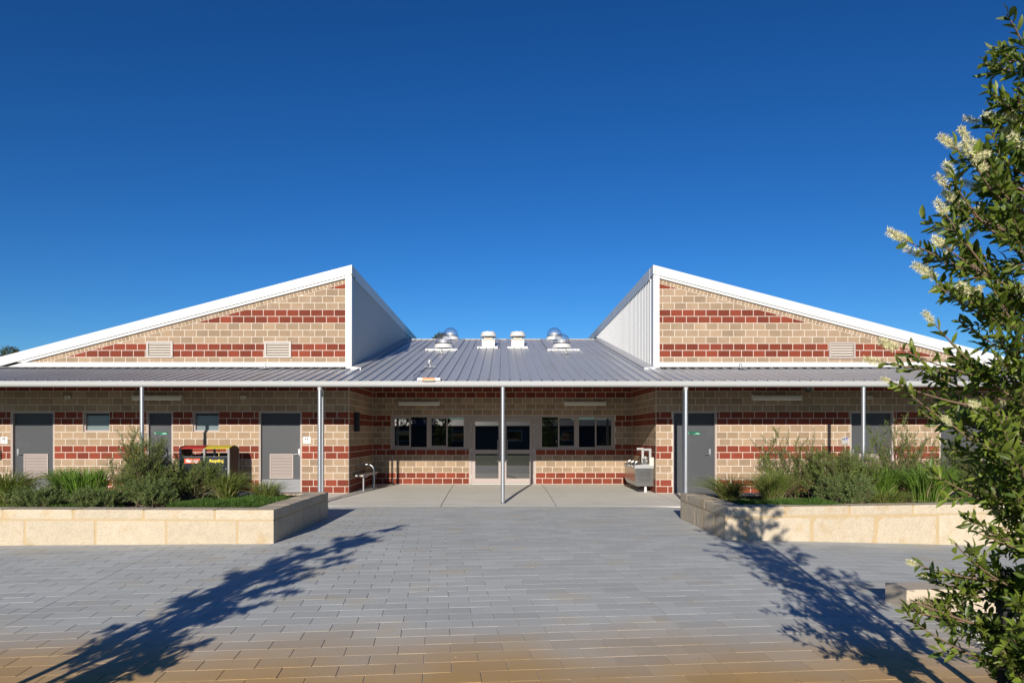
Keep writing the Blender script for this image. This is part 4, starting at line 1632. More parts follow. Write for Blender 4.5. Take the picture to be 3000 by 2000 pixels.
# garden bed in front of the kerb
q = MB()
vs, fs = [], []
for j in range(13):
    for i in range(13):
        x, y = 3.84 + 2.6 * i / 12 - .02 * (12 - j) / 12, 4.7 + 1.64 * j / 12
        edge = min(i, j, 12 - i, 12 - j)
        vs.append((x, y, gz(x, y) + .006 + .012 * min(edge, 3) + random.uniform(0, .008)))
for j in range(12):
    for i in range(12):
        a = j * 13 + i
        fs.append((a, a + 1, a + 14, a + 13))
q.add(vs, fs)
tag(q.build('garden_bed', 'soil'), kind='structure')

# ------------------------------------------------------------------ vegetation
NP = np.random.default_rng(11)


def np_mesh(name, verts, quads=None, tris=None, m=None, origin=(0, 0, 0)):
    me = bpy.data.meshes.new(name)
    V = np.asarray(verts, dtype=np.float32) - np.asarray(origin, dtype=np.float32)
    nq = 0 if quads is None else len(quads)
    nt = 0 if tris is None else len(tris)
    me.vertices.add(len(V))
    me.vertices.foreach_set('co', V.ravel())
    loops = []
    starts = []
    if nq:
        loops.append(np.asarray(quads, dtype=np.int32).ravel())
        starts.append(np.arange(nq, dtype=np.int32) * 4)
    if nt:
        loops.append(np.asarray(tris, dtype=np.int32).ravel())
        starts.append(np.arange(nt, dtype=np.int32) * 3 + nq * 4)
    L_ = np.concatenate(loops)
    me.loops.add(len(L_))
    me.loops.foreach_set('vertex_index', L_)
    me.polygons.add(nq + nt)
    me.polygons.foreach_set('loop_start', np.concatenate(starts))
    me.materials.append(MATS[m])
    me.update(calc_edges=True)
    me.validate()
    return me


def unit(a):
    return a / np.maximum(np.linalg.norm(a, axis=-1, keepdims=True), 1e-9)


def needles(P, D, L, W, rng_):
    """Thin diamond leaves from points P along D."""
    n = len(P)
    D = unit(D)
    S = unit(np.cross(D, rng_.normal(size=(n, 3))))
    L = np.broadcast_to(L, (n,))[:, None]
    W = np.broadcast_to(W, (n,))[:, None]
    v = np.empty((n, 4, 3))
    v[:, 0] = P
    v[:, 1] = P + D * L * .5 + S * W * .5
    v[:, 2] = P + D * L
    v[:, 3] = P + D * L * .5 - S * W * .5
    return v.reshape(-1, 3), np.arange(n * 4).reshape(n, 4)


def shrub(name, label, cx, cy, z0, rx, ry, h, m='shrub_leaf', nstem=46, ntwig=9, nleaf=34, leaf=.036, wid=.0068, cat='shrub', seed=0, loose=.25, lean=0.0, group='shrubs growing in the planters'):
    r_ = np.random.default_rng(100 + seed)
    e = empty(name, (cx, cy, z0), label, cat, group)
    tw = MB()
    Ps, Ds = [], []
    for i in range(int(nstem * 1.9)):
        th = r_.uniform(0, 2 * np.pi)
        ze = r_.uniform(.12, 1.0) ** .8
        rad = np.sqrt(max(0.05, 1 - (abs(ze - .42) / .75) ** 2.2)) * r_.uniform(.55, 1.0 + loose * .6)
        end = np.array([cx + rx * rad * np.cos(th) + lean * ze, cy + ry * rad * np.sin(th), z0 + h * ze * (1 + r_.normal(0, .06 + loose * .1))])
        st = np.array([cx + r_.normal(0, .05 + rx * .12), cy + r_.normal(0, .05 + ry * .1), z0 - .02])
        mid = (st + end) / 2 + np.array([0, 0, .06 * h]) + r_.normal(0, .03, 3)
        ts = np.linspace(0, 1, 7)
        path = [(1 - t_) ** 2 * st + 2 * t_ * (1 - t_) * mid + t_ ** 2 * end for t_ in ts]
        tw.tube(path, [.007 * (1 - .8 * t_) + .0012 for t_ in ts], 4, caps=False)
        for j in range(ntwig):
            t_ = r_.uniform(.22, 1.0) ** .7
            b0 = (1 - t_) ** 2 * st + 2 * t_ * (1 - t_) * mid + t_ ** 2 * end
            sd = unit(end - st)
            d = unit(sd * .7 + r_.normal(0, .55, 3) + np.array([0, 0, .45]))
            ln = r_.uniform(.08, .20) * (.6 + .5 * h)
            k = nleaf
            tt = np.linspace(.05, 1, k)
            pos = b0 + d * (tt[:, None] * ln) + np.array([0, 0, .02]) * (tt[:, None] ** 2)
            ang = r_.uniform(0, 2 * np.pi, k)
            ax = unit(np.cross(d, np.array([.3, .2, 1.0])))
            bx_ = np.cross(d, ax)
            rd = ax * np.cos(ang)[:, None] + bx_ * np.sin(ang)[:, None]
            Ps.append(pos)
            Ds.append(d * .75 + rd * .8 + r_.normal(0, .12, (k, 3)))
            if j % 2 == 0:
                tw.tube([b0, b0 + d * ln], [.0026, .001], 3, caps=False)
    P, D = np.concatenate(Ps), np.concatenate(Ds)
    v, f = needles(P, D, r_.uniform(.7, 1.25, len(P)) * leaf, r_.uniform(.8, 1.3, len(P)) * wid, r_)
    v[:, 2] = np.maximum(v[:, 2], z0 - .01)
    tw.build('branches', 'shrub_twig', e, origin=(cx, cy, z0))
    mesh_obj('foliage', np_mesh('foliage', v, quads=f, m=m, origin=(cx, cy, z0)), e, (cx, cy, z0))
    return e


def blades(cx, cy, z0, n, h, spread, width, r_, base=.07, upright=.5, droop=.5, lean=(0, 0), segs=5):
    th = r_.uniform(0, 2 * np.pi, n)
    rb = base * np.sqrt(r_.uniform(0, 1, n))
    b0 = np.stack([cx + rb * np.cos(th) * 1.6, cy + rb * np.sin(th), np.full(n, z0)], 1)
    th2 = th + r_.normal(0, .5, n)
    out = np.abs(r_.normal(upright, .28, n)) * spread
    hh = h * r_.uniform(.62, 1.08, n)
    tip = b0 + np.stack([out * np.cos(th2) + lean[0], out * np.sin(th2) + lean[1], hh * (1 - droop * np.clip(out / max(spread, .01), 0, 1.4) * .55)], 1)
    ctl = b0 + (tip - b0) * np.array([.28, .28, 0]) + np.stack([np.zeros(n), np.zeros(n), hh * .85], 1)
    side = unit(np.cross(tip - b0, r_.normal(size=(n, 3)) + np.array([0, .3, 0])))
    side[:, 2] *= .3
    side = unit(side)
    wv = width * r_.uniform(.6, 1.25, n)
    V = np.empty((n, segs + 1, 2, 3))
    for k in range(segs + 1):
        t_ = k / segs
        p = (1 - t_) ** 2 * b0 + 2 * t_ * (1 - t_) * ctl + t_ ** 2 * tip
        wk = (wv * (1 - t_ ** 2.2) * .5 + .0004)[:, None]
        V[:, k, 0] = p - side * wk
        V[:, k, 1] = p + side * wk
    idx = np.arange(n * (segs + 1) * 2).reshape(n, segs + 1, 2)
    Q = np.stack([idx[:, :-1, 0], idx[:, :-1, 1], idx[:, 1:, 1], idx[:, 1:, 0]], -1).reshape(-1, 4)
    return V.reshape(-1, 3), Q


def clump(name, label, cx, cy, z0, h, spread, n=320, m='blade_green', width=.008, seed=0, upright=.5, droop=.5, lean=(0, 0), base=.08, cat='grass', dead=0.06, group='strappy grass clumps in the planters'):
    r_ = np.random.default_rng(500 + seed)
    e = empty(name, (cx, cy, z0), label, cat, group)
    n = int(n * 1.7)
    v, f = blades(cx, cy, z0, n, h, spread, width, r_, base, upright, droop, lean)
    mesh_obj('blades', np_mesh('blades', v, quads=f, m=m, origin=(cx, cy, z0)), e, (cx, cy, z0))
    v, f = blades(cx, cy, z0, max(6, int(n * dead)), h * .8, spread * 1.1, width * .8, r_, base, upright + .2, droop + .3, lean)
    mesh_obj('dry_blades', np_mesh('dry_blades', v, quads=f, m='dry_grass', origin=(cx, cy, z0)), e, (cx, cy, z0))
    return e


def cover(name, cx, cy, z0, rx, ry, h, n=5000, m='ground_cover', seed=0, leaf=.07):
    r_ = np.random.default_rng(900 + seed)
    a = r_.uniform(0, 2 * np.pi, n)
    q = np.sqrt(r_.uniform(0, 1, n))
    x, y = cx + rx * q * np.cos(a), cy + ry * q * np.sin(a)
    lump = .75 + .25 * np.sin(x * 11 + 1.3 * seed) * np.cos(y * 9)
    z = z0 + h * np.sqrt(np.maximum(0, 1 - q ** 2)) * lump * r_.uniform(.5, 1, n)
    P = np.stack([x, y, z], 1)
    D = np.stack([r_.normal(.25, .6, n), r_.normal(-.3, .6, n), np.full(n, .7)], 1)
    v, f = needles(P, D, r_.uniform(.6, 1.3, n) * leaf, .006, r_)
    o = mesh_obj(name, np_mesh(name, v, quads=f, m=m, origin=(cx, cy, z0)), None, (cx, cy, z0))
    tag(o, kind='stuff')
    return o


ZS = .395
# left planter
shrub('feathery_shrub', 'tallest feathery shrub of the left planter, in front of the narrow door', -5.80, 11.0, ZS, .50, .46, .98, nstem=58, ntwig=10, seed=1)
shrub('feathery_shrub', 'feathery shrub in the left planter hiding the lower half of the bins', -5.22, 11.45, ZS, .50, .46, .60, nstem=50, seed=2, loose=.4)
shrub('feathery_shrub', 'low dark shrub with silvery tips at the rim before the tallest left shrub', -5.35, 10.42, ZS, .34, .28, .34, m='shrub_leaf_grey', nstem=38, seed=3, leaf=.036)
shrub('feathery_shrub', 'small grey green shrub low at the rim near the left edge', -6.95, 10.18, ZS, .40, .20, .24, m='shrub_leaf_grey', nstem=34, seed=4, leaf=.036, wid=.006)
shrub('feathery_shrub', 'small grey green shrub low at the rim before the bright upright grass', -6.05, 10.20, ZS, .38, .20, .22, m='shrub_leaf_grey', nstem=30, seed=5, leaf=.036, wid=.006)
clump('strappy_grass', 'arching strappy grass clump at the left edge of the photo', -7.55, 10.45, ZS, .60, .62, 420, 'blade_olive', .009, 1, .55, .6, (.1, 0))
clump('strappy_grass', 'dark strappy grass clump before the leftmost door', -7.35, 11.45, ZS, .58, .50, 420, 'blade_green', .008, 2, .45, .5)
clump('strappy_grass', 'strappy grass clump leaning right below the leftmost door louvre', -6.95, 11.2, ZS, .50, .42, 300, 'blade_olive', .008, 9, .45, .5, (.12, 0))
clump('strappy_grass', 'bright upright grass clump left of the tallest left shrub', -6.62, 10.85, ZS, .58, .34, 420, 'blade_green', .013, 3, .42, .2, base=.17)
clump('strappy_grass', 'spiky grass clump at the foot of the bins', -4.58, 11.35, ZS, .52, .50, 340, 'blade_olive', .008, 4, .5, .4, (.08, 0))
clump('strappy_grass', 'thin wispy grass clump nearest the right end of the left planter', -3.92, 11.3, ZS, .38, .48, 240, 'blade_olive', .006, 5, .55, .4)
cover('low_ground_cover', -4.35, 10.42, ZS - .02, .75, .40, .13, 7000, seed=1)
cover('low_ground_cover', -3.95, 11.1, ZS - .02, .42, .75, .12, 5000, seed=2)
cover('low_ground_cover', -6.6, 10.25, ZS - .02, .9, .25, .06, 3000, seed=3)
# right planter
clump('strappy_grass', 'fine arching grass clump at the left end of the right planter', 3.80, 11.45, ZS, .46, .66, 330, 'blade_olive', .0055, 11, .62, .5, (-.08, 0))
clump('strappy_grass', 'fine dark based grass clump beside the plain grey door', 4.33, 10.95, ZS, .56, .62, 560, 'blade_olive', .0055, 12, .5, .45)
clump('strappy_grass', 'broad bladed grass clump below the silver toilet sign door louvre', 6.25, 11.35, ZS, .58, .46, 380, 'blade_green', .012, 13, .45, .35, base=.15)
clump('strappy_grass', 'tall broad bladed grass clump left of the flowering tree', 6.90, 11.05, ZS, .64, .50, 460, 'blade_green', .012, 14, .45, .35, base=.18)
clump('strappy_grass', 'short yellowish tuft at the rim before the broad bladed grass', 6.02, 10.72, ZS, .24, .40, 420, 'blade_olive', .006, 15, .5, .4, base=.16)
shrub('feathery_shrub', 'open feathery shrub with sprays reaching left in the right planter', 4.98, 11.65, ZS, .58, .45, .98, nstem=40, ntwig=8, seed=11, loose=.7, lean=-.12)
shrub('feathery_shrub', 'dense rounded feathery shrub in the middle of the right planter', 5.38, 11.15, ZS, .50, .45, .74, nstem=62, ntwig=10, seed=12)
shrub('feathery_shrub', 'feathery shrub under the silver toilet sign', 5.86, 11.5, ZS, .42, .40, .72, nstem=46, seed=13, loose=.5)
shrub('feathery_shrub', 'low bushy shrub at the rim below the silver toilet sign', 5.35, 10.62, ZS, .44, .25, .38, m='shrub_leaf_grey', nstem=44, seed=14)
shrub('feathery_shrub', 'tall thin feathery shrub before the louvred door on the right', 6.85, 11.85, ZS, .52, .40, 1.10, nstem=40, ntwig=8, seed=15, loose=.8)
shrub('feathery_shrub', 'grey feathery shrub before the wide double door behind the tree', 8.0, 11.6, ZS, .60, .40, .80, nstem=48, seed=16, loose=.4)
cover('low_ground_cover', 4.62, 10.55, ZS - .02, .62, .32, .12, 6000, seed=4)
cover('low_ground_cover', 7.75, 11.1, ZS - .02, .8, .35, .12, 6000, seed=5)
cover('low_ground_cover', 3.95, 10.7, ZS - .02, .32, .35, .07, 2600, seed=6)
# plants in the small bed by the kerb
zz = gz(3.95, 5.5) + .03
for k, (x, y, hh, lab) in enumerate(((3.98, 5.62, .20, 'silver leaved cushion plant nearest the low kerb'), (3.90, 5.18, .16, 'silver leaved cushion plant nearest the tree stake'))):
    e = empty('silver_plant', (x, y, gz(x, y)), lab, 'plant', 'silver plants beside the kerb')
    r_ = np.random.default_rng(60 + k)
    Ps, Ds = [], []
    tw = MB()
    for i in range(34):
        th, el = r_.uniform(0, 2 * np.pi), r_.uniform(.15, 1.3)
        d = np.array([np.cos(th) * np.cos(el), np.sin(th) * np.cos(el), np.sin(el)])
        ln = r_.uniform(.7, 1.1) * hh * 1.1
        b0 = np.array([x + r_.normal(0, .08), y + r_.normal(0, .06), gz(x, y) + .02])
        tw.tube([b0, b0 + d * ln], [.004, .002], 4, caps=False)
        kk = 26
        tt = np.linspace(.25, 1, kk)
        ang = r_.uniform(0, 2 * np.pi, kk)
        ax = unit(np.cross(d, np.array([.2, .1, 1.0])))
        rd = ax * np.cos(ang)[:, None] + np.cross(d, ax) * np.sin(ang)[:, None]
        Ps.append(b0 + d * (tt[:, None] * ln))
        Ds.append(d * .6 + rd)
    P, D = np.concatenate(Ps), np.concatenate(Ds)
    v, f = needles(P, D, r_.uniform(.8, 1.2, len(P)) * .030, .011, r_)
    tw.build('stems', 'shrub_twig', e, origin=(x, y, gz(x, y)))
    mesh_obj('foliage', np_mesh('foliage', v, quads=f, m='silver_leaf', origin=(x, y, gz(x, y))), e, (x, y, gz(x, y)))
clump('dry_tuft', 'small brownish dry grass tuft against the low kerb', 3.93, 6.22, gz(3.93, 6.2), .17, .2, 160, 'dry_grass', .004, 31, .4, .4, cat='grass', group='dry tufts beside the kerb')

# ------------------------------------------------------------------ flowering paperbark trees


def leaf_shape(bend, fold):
    """Unit leaf along +X, normal +Z."""
    st = [(.0, .0), (.22, .36), (.55, .5), (.82, .27), (1.0, .0)]
    v = [(0, 0, 0)]
    for (t_, w_) in st[1:4]:
        z = bend * t_ * (1 - t_) * 2 - bend * t_ * t_ * .6
        v += [(t_, w_, z + fold * w_), (t_, 0, z), (t_, -w_, z + fold * w_)]
    v.append((1, 0, -bend * .6))
    f3 = [(0, 2, 1), (0, 3, 2), (7, 8, 10), (8, 9, 10)]
    f3 = [(0, 2, 1), (0, 3, 2), (7, 8, 10), (8, 9, 10)]
    f4 = [(1, 2, 5, 4), (2, 3, 6, 5), (4, 5, 8, 7), (5, 6, 9, 8)]
    return np.array(v, dtype=float), f3, f4


LEAFS = [leaf_shape(.05, .25), leaf_shape(.16, .15), leaf_shape(-.08, .3)]
LEAF_ME = []
for (v, f3, f4) in LEAFS:
    for mm in ('tea_leaf', 'tea_leaf_old'):
        me = bpy.data.meshes.new('leaf')
        me.from_pydata([tuple(p) for p in v], [], [tuple(q) for q in f4] + [tuple(q) for q in f3])
        me.materials.append(MATS[mm])
        me.polygons.foreach_set('use_smooth', [True] * len(me.polygons))
        LEAF_ME.append(me)
FLOWER_ME = []
for k in range(3):
    r_ = np.random.default_rng(40 + k)
    n = 210
    t_ = r_.uniform(0, 1, n)
    # filaments in whorls along the spike
    t_ = np.round(t_ * 9) / 9 + r_.normal(0, .018, n)
    a = r_.uniform(0, 2 * np.pi, n)
    P = np.stack([t_, np.zeros(n), np.zeros(n)], 1)
    D = np.stack([r_.normal(.22, .22, n), np.cos(a), np.sin(a)], 1)
    ln = r_.uniform(.22, .33, n) * (1 - .25 * np.abs(t_ - .4))
    v, f = needles(P, D, ln, .034, r_)
    me = np_mesh('flower', v, quads=f, m='flower_cream')
    FLOWER_ME.append(me)


def curve_pts(a, b_, sag, n=9):
    a, b_ = Vector(a), Vector(b_)
    c = (a + b_) / 2 + Vector(sag)
    return [(1 - t_) ** 2 * a + 2 * t_ * (1 - t_) * c + t_ ** 2 * b_ for t_ in [k / n for k in range(n + 1)]]


def tea_tree(label, base, lean, top, tips, flowers, nleaf, seed, individuals=0, leaf_len=.066, twigs=3):
    rg = random.Random(seed)
    bx_, by_ = base
    z0 = gz(bx_, by_)
    e = empty('paperbark_tree', (bx_, by_, z0), label, 'tree')

    def trunk_at(z):
        k = (z - z0) / (top - z0)
        return Vector((bx_ + lean[0] * k + .03 * math.sin(k * 6), by_ + lean[1] * k + .02 * math.sin(k * 5 + 1), z))
    q = MB()
    pts = [trunk_at(z0 - .02 + (top - z0) * k / 14) for k in range(15)]
    q.tube(pts, [.030 * (1 - .85 * k / 14) + .003 for k in range(15)], 8)
    q.build('trunk', 'bark', e, origin=(bx_, by_, z0), smooth=True)
    br = MB()
    cap = MB()
    leaves = []

    def leafy(path, n, start=.25, big=1.0):
        m_ = len(path) - 1
        ang = rg.uniform(0, 6.28)
        for i in range(n):
            t_ = start + (1 - start) * (i + rg.random() * .6) / n
            f_ = t_ * m_
            j = min(int(f_), m_ - 1)
            p = path[j].lerp(path[j + 1], f_ - j)
            d = (path[j + 1] - path[j]).normalized()
            ax = d.orthogonal().normalized()
            ang += 2.4 + rg.gauss(0, .3)
            rd = ax * math.cos(ang) + d.cross(ax) * math.sin(ang)
            sp = rg.uniform(.55, 1.15)
            ld = (d * .85 + rd * sp + Vector((0, 0, rg.gauss(0.02, .18)))).normalized()
            # the blade twists; mostly it turns its face to the side the light comes from
            nn = (rd.cross(ld) + Vector((rg.gauss(0, .7), rg.gauss(-.35, .7), rg.gauss(.35, .6))))
            nn = (nn - ld * nn.dot(ld))
            if nn.length < 1e-3:
                nn = ld.orthogonal()
            nn.normalize()
            L_ = leaf_len * rg.uniform(.6, 1.3) * big
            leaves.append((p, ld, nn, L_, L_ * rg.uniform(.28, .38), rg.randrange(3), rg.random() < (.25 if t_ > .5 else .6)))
    for (tip, fl) in tips:
        tip = Vector(tip)
        hd = math.hypot(tip.x - bx_, tip.y - by_)
        za = max(z0 + .15, min(top - .1, tip.z - (.26 + rg.uniform(-.2, .3)) * hd - .05))
        a = trunk_at(za)
        sag = Vector((rg.gauss(0, .03), rg.gauss(0, .03), -.10 * hd + rg.gauss(0, .02)))
        path = curve_pts(a, tip, sag, 10)
        r0 = .0022 + .0042 * min(1, (tip - a).length / .8)
        br.tube(path, [r0 * (1 - .8 * k / 10) + .0012 for k in range(11)], 5, caps=False)
        leafy(path, nleaf, .30)
        for k in range(twigs):
            j = rg.randrange(3, 10)
            p = path[j]
            d = (path[min(j + 1, 10)] - path[j - 1]).normalized()
            s_ = Vector((rg.gauss(0, .8), rg.gauss(0, .8), rg.gauss(.15, .7)))
            d2 = (d * 1.5 + s_).normalized()
            ln = rg.uniform(.08, .17)
            p2 = curve_pts(p, p + d2 * ln, Vector((0, 0, -.012)), 5)
            br.tube(p2, [.0026 * (1 - .6 * i / 5) for i in range(6)], 4, caps=False)
            leafy(p2, max(6, int(nleaf * .55)), .12)
        if rg.random() < .45:
            j = rg.randrange(4, 8)
            p, d = path[j], (path[j + 1] - path[j]).normalized()
            for i in range(16):
                c = p + d * (.045 * i / 16)
                ax = d.orthogonal().normalized()
                aa = i * 2.4
                c2 = c + (ax * math.cos(aa) + d.cross(ax) * math.sin(aa)) * .006
                cap.box(c2.x - .0035, c2.x + .0035, c2.y - .0035, c2.y + .0035, c2.z - .0035, c2.z + .0035, .0012)
        if fl:
            d = (path[-1] - path[-3]).normalized()
            for k in range(fl):
                dd_ = d if k == 0 else (d + Vector((rg.gauss(0, .5), rg.gauss(0, .5), rg.gauss(.1, .5)))).normalized()
                st = tip if k == 0 else tip - d * rg.uniform(.02, .06)
                L_ = rg.uniform(.078, .105) * (1.0 if tip.z > 1.75 else .66)
                o = bpy.data.objects.new('flower', FLOWER_ME[rg.randrange(3)])
                yv = dd_.orthogonal().normalized()
                zv = dd_.cross(yv)
                o.rotation_euler = Matrix((dd_, yv, zv)).transposed().to_euler()
                o.scale = (L_, L_ * 1.02, L_ * 1.02)
                reg(o, e, st)
                br.tube([st, st + dd_ * L_], [.0022, .0016], 4, caps=False)
    br.build('branches', 'bark_twig', e, origin=(bx_, by_, z0))
    if cap.v:
        cap.build('seed_capsules', 'capsule_brown', e, origin=(bx_, by_, z0))

    def score(l):
        p = l[0] + l[1] * l[3] * .5
        px = 1472 + 2000 * p.x / p.y
        py = 1272 - 2000 * (p.z - EYE) / p.y
        inside = 5 < px < 2995 and 5 < py < 1995
        return (not inside, p.y - .4 * abs(l[2].y))
    leaves.sort(key=score)
    for l in leaves[:individuals]:
        p, ld, nn, L_, W_, var_, old = l
        o = bpy.data.objects.new('leaf', LEAF_ME[var_ * 2 + (1 if old else 0)])
        yv = nn.cross(ld)
        o.rotation_euler = Matrix((ld, yv, nn)).transposed().to_euler()
        o.scale = (L_, W_, L_)
        reg(o, e, p)
    rest_ = leaves[individuals:]
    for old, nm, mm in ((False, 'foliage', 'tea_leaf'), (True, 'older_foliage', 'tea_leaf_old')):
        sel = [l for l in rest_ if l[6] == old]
        V, T, Q = [], [], []
        nv = 0
        for (p, ld, nn, L_, W_, var_, _) in sel:
            v, f3, f4 = LEAFS[var_]
            yv = nn.cross(ld)
            M_ = np.array([list(ld * L_), list(yv * W_), list(nn * L_)])
            V.append(v @ M_ + np.array(p))
            T += [tuple(i + nv for i in f_) for f_ in f3]
            Q += [tuple(i + nv for i in f_) for f_ in f4]
            nv += len(v)
        o = mesh_obj(nm, np_mesh(nm, np.concatenate(V), quads=Q, tris=T, m=mm, origin=(bx_, by_, z0)), e, (bx_, by_, z0))
        o.data.polygons.foreach_set('use_smooth', [True] * len(o.data.polygons))
        tag(o, kind='stuff')
    return e


def unpx(px, py, y):
    return ((px - 1472) * y / 2000, y, EYE - (py - 1272) * y / 2000)


rg = random.Random(21)
TIPS = [  # where the branch ends sit in the crown: column, row, number of flower spikes
    (2948, 40, 0), (2922, 150, 0), (2925, 195, 0), (2908, 278, 0), (2985, 240, 0),
    (2868, 358, 1), (2940, 345, 2), (2985, 352, 2), (2792, 428, 2), (2838, 412, 1), (2842, 452, 2), (2872, 450, 1), (2780, 548, 1), (2790, 520, 1), (2868, 550, 2),
    (2888, 505, 1), (2800, 590, 2), (2772, 630, 1), (2835, 660, 2), (2895, 640, 1), (2905, 560, 0), (2930, 470, 0), (2960, 620, 0), 
    (2652, 702, 2), (2775, 690, 2), (2768, 722, 2), (2705, 748, 1), (2722, 804, 2), (2845, 858, 2), (2905, 922, 1), (2735, 945, 1), (2830, 770, 0), (2800, 850, 0),
    (2870, 800, 0),  (2955, 880, 0),  (2840, 960, 0), (2740, 830, 0),
    (2625, 1018, 1), (2590, 1062, 1), (2612, 1118, 1),  (2690, 1075, 0), (2660, 1150, 0), (2720, 1195, 0),  (2690, 1210, 0), (2810, 1050, 0),
    (2860, 1100, 0), (2930, 1050, 0), (2800, 1170, 0), (2870, 1190, 1), (2945, 1198, 1),  (2960, 1280, 0), 
    (2785, 1240, 1), (2800, 1305, 1), (2895, 1325, 1), (2745, 1395, 0), (2850, 1390, 0),  (2880, 1470, 0), (2840, 1505, 0), (2960, 1490, 0), (2940, 1380, 0),
    (2795, 1590, 1),  (2685, 1652, 1),     (2735, 1700, 1), (2760, 1730, 0), (2665, 1755, 0),
    (2672, 1790, 0),    (2920, 1700, 0), (2960, 1760, 0), (2690, 1830, 0), (2905, 1890, 0), (2895, 1940, 0), (2940, 1980, 0), (2965, 1840, 0),
    (2880, 1550, 0), ]
tips = []
for (px, py, fl) in TIPS:
    y = 3.45 + rg.uniform(-.32, .30)
    tips.append((unpx(px, py, y), fl))
for k in range(26):       # low leafy shoots
    px, py = rg.uniform(2850, 3070), rg.uniform(1230, 1960)
    tips.append((unpx(px, py, rg.uniform(3.1, 3.6)), 0))
for k in range(30):       # fill on the near side, at the edge of the frame and just past it
    px, py = rg.uniform(2905, 3090), rg.uniform(330, 1960)
    y = rg.uniform(3.05, 3.45)
    tips.append((unpx(px, py, y), 1 if py < 900 and rg.random() < .35 else 0))
for k in range(40):       # the far side and the side beyond the frame
    z = rg.uniform(.5, 3.3)
    prof = .62 if z < 2.3 else max(.22, .62 - .42 * (z - 2.3))
    a = rg.uniform(-1.9, 1.9)
    tips.append(((2.80 + prof * rg.uniform(.4, 1) * math.cos(a), 3.45 + prof * rg.uniform(.5, 1) * math.sin(a), z), 1 if z > 2.2 and rg.random() < .3 else 0))
tea_tree('flowering paperbark tree with cream bottlebrush spikes at the right edge', (2.76, 3.50), (.05, .06), 3.62, tips, True, 20, 5, individuals=300)
for (x, y, h, lab) in ((2.55, 3.46, 1.02, 'dark timber stake standing beside the trunk of the flowering tree'), (3.00, 3.58, 1.25, 'dark timber stake on the far side of the flowering tree trunk')):
    z = gz(x, y)
    e = empty('tree_stake', (x, y, z), lab, 'stake', 'timber stakes of the young trees')
    MB().box(x - .028, x + .028, y - .024, y + .024, z - .05, z + h, .004).build('stake', 'timber_dark', e)
    MB().box(x - .031, x + .031, y - .027, y + .027, z + h - .22, z + h - .16).build('tie_strap', 'rubber', e)
# the second young tree, left of the frame: only its shadow crosses the paving
rg = random.Random(33)
tips = []
for k in range(80):
    z = rg.uniform(.45, 2.5)
    prof = .60 if z < 1.9 else max(.18, .60 - .6 * (z - 1.9))
    a = rg.uniform(0, 6.28)
    tips.append(((-3.32 + prof * rg.uniform(.4, 1.1) * math.cos(a), 2.9 + prof * rg.uniform(.4, 1.1) * math.sin(a), z), 0))
tips += [((-3.0, 2.95, 2.62), 0), ((-3.05, 2.9, 2.75), 0)]
tea_tree('young paperbark tree just past the left edge, casting the long left shadow', (-3.36, 2.9), (.06, 0), 2.6, tips, False, 24, 8, leaf_len=.072, twigs=6)
for (x, y, lab) in ((-3.52, 2.85, 'timber stake past the left edge, left of the young tree'), (-3.17, 2.95, 'timber stake past the left edge, right of the young tree')):
    z = gz(x, y)
    e = empty('tree_stake', (x, y, z), lab, 'stake', 'timber stakes of the young trees')
    MB().box(x - .028, x + .028, y - .024, y + .024, z - .05, z + 1.25, .004).build('stake', 'timber_dark', e)

# ------------------------------------------------------------------ trees beyond the roof and the place behind the viewer


def far_tree(label, x, y, top, lobes, leaf=.16, n=900, trunk=.16, seed=0, z0=-.35):
    r_ = np.random.default_rng(700 + seed)
    e = empty('gum_tree', (x, y, z0), label, 'tree', 'gum trees in the distance')
    q = MB()
    q.tube([(x, y, z0), (x + .1, y, top * .4), (x - .05, y, top * .72)], [trunk, trunk * .8, trunk * .4], 8)
    for (lx, ly, lz, lr) in lobes:
        q.tube([(x, y, top * .5), (x + lx * .6, y + ly * .6, lz - lr * .6), (x + lx, y + ly, lz)], [trunk * .5, trunk * .25, .02], 6)
    q.build('trunk', 'bark', e, origin=(x, y, z0))
    Ps, Ds = [], []
    for (lx, ly, lz, lr) in lobes:
        d = unit(r_.normal(size=(n, 3)))
        rad = lr * r_.uniform(.35, 1.0, n) ** .6 * (1 + .22 * np.sin(d[:, 0] * 7 + lx * 5) * np.cos(d[:, 2] * 6 + lz))
        Ps.append(np.array([x + lx, y + ly, lz]) + d * rad[:, None] * np.array([1, 1, .78]))
        Ds.append(d * .5 + r_.normal(0, .6, (n, 3)) + np.array([0, 0, -.3]))
    P, D = np.concatenate(Ps), np.concatenate(Ds)
    v, f = needles(P, D, r_.uniform(.7, 1.4, len(P)) * leaf, leaf * .45, r_)
    mesh_obj('crown', np_mesh('crown', v, quads=f, m='gum_leaf', origin=(x, y, z0)), e, (x, y, z0))


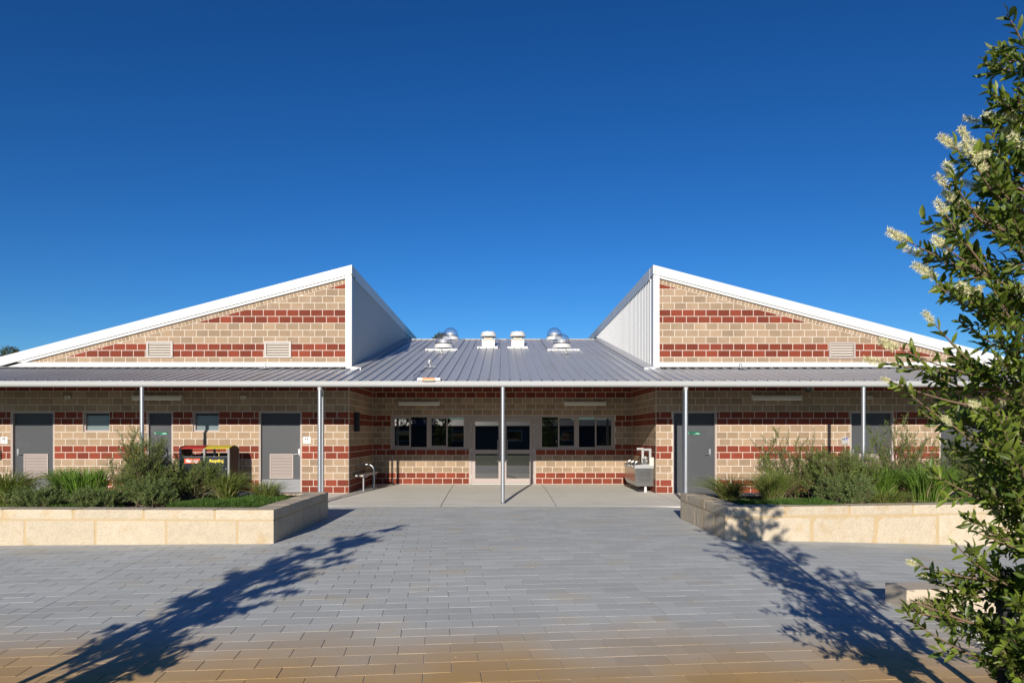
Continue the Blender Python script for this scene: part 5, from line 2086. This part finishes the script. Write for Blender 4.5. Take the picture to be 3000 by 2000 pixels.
far_tree('dark gum tree crown showing above the left end of the roof', -43.4, 60, 9.5, [(.15, 0, 8.65, .75), (.75, 0, 8.2, .62), (-.35, 0, 7.9, .75), (.2, .2, 7.2, 1.5), (1.5, 0, 7.75, .35), (2.1, 0, 7.9, .28), (2.2, 0, 6.9, .9)], seed=1)
far_tree('small dark tree crown peeping over the ridge beside a skylight dome', -5.75, 62, 10.9, [(.25, 0, 10.3, .52), (-.25, 0, 10.0, .45), (.3, 0, 9.6, .7), (-.3, 0, 9.0, 1.0), (.3, .2, 8.3, 1.3)], seed=2)
for k, (x, y, h, lab) in enumerate(((-9.5, -34, 6.4, 'gum tree behind the viewer mirrored in the left door pane'), (6.5, -40, 5.6, 'gum tree behind the viewer mirrored in the right window'), (17, -38, 6.5, 'gum tree far behind the viewer to the right'))):
    lobes = [(NP.normal(0, 1.2), NP.normal(0, .8), h * NP.uniform(.5, .85), NP.uniform(.9, 1.5)) for _ in range(6)]
    far_tree(lab, x, y, h, lobes, leaf=.3, n=500, seed=20 + k)
e = empty('school_hall', (2, -30, -.36), 'long dark blue hall behind the viewer mirrored in the glazed doors', 'building')
MB().box(-26, 24, -34, -28, -.4, 2.35).build('wall', 'hall_wall', e)
q = MB()
q.prism([(-26.4, -27.4, 2.36), (-26.4, -34.6, 2.36), (-26.4, -31, 3.05)], [(24.4, -27.4, 2.36), (24.4, -34.6, 2.36), (24.4, -31, 3.05)])
q.build('roof', 'hall_roof', e)
for k in range(8):
    x = -22 + k * 5.6
    wn = MB().box(x, x + 1.6, -27.98, -27.95, .8, 1.9).build('window', 'white_paint', e)
    MB().box(x + .08, x + 1.52, -27.945, -27.94, .88, 1.82).build('pane', 'glass_dark', wn)

# ------------------------------------------------------------------ fallen leaves and bark on the paving
r_ = np.random.default_rng(77)
n = 130
x = np.concatenate([r_.uniform(-7, 7, n // 2), r_.normal(3.6, 1.0, n - n // 2)])
y = np.concatenate([r_.uniform(4.6, 14, n // 2), r_.uniform(4.6, 9, n - n // 2)])
P = np.stack([x, y, np.array([gz(a, b_) + .004 for a, b_ in zip(x, y)])], 1)
D = np.stack([r_.normal(size=n), r_.normal(size=n), np.abs(r_.normal(0, .12, n))], 1)
v, f = needles(P, D, r_.uniform(.02, .05, n), r_.uniform(.006, .014, n), r_)
v[:, 2] = np.maximum(v[:, 2], np.array([gz(a, b_) + .002 for a, b_ in v[:, :2]]))
o = mesh_obj('leaf_litter', np_mesh('leaf_litter', v, quads=f, m='dry_grass'), None, (0, 0, 0))
tag(o, kind='stuff')
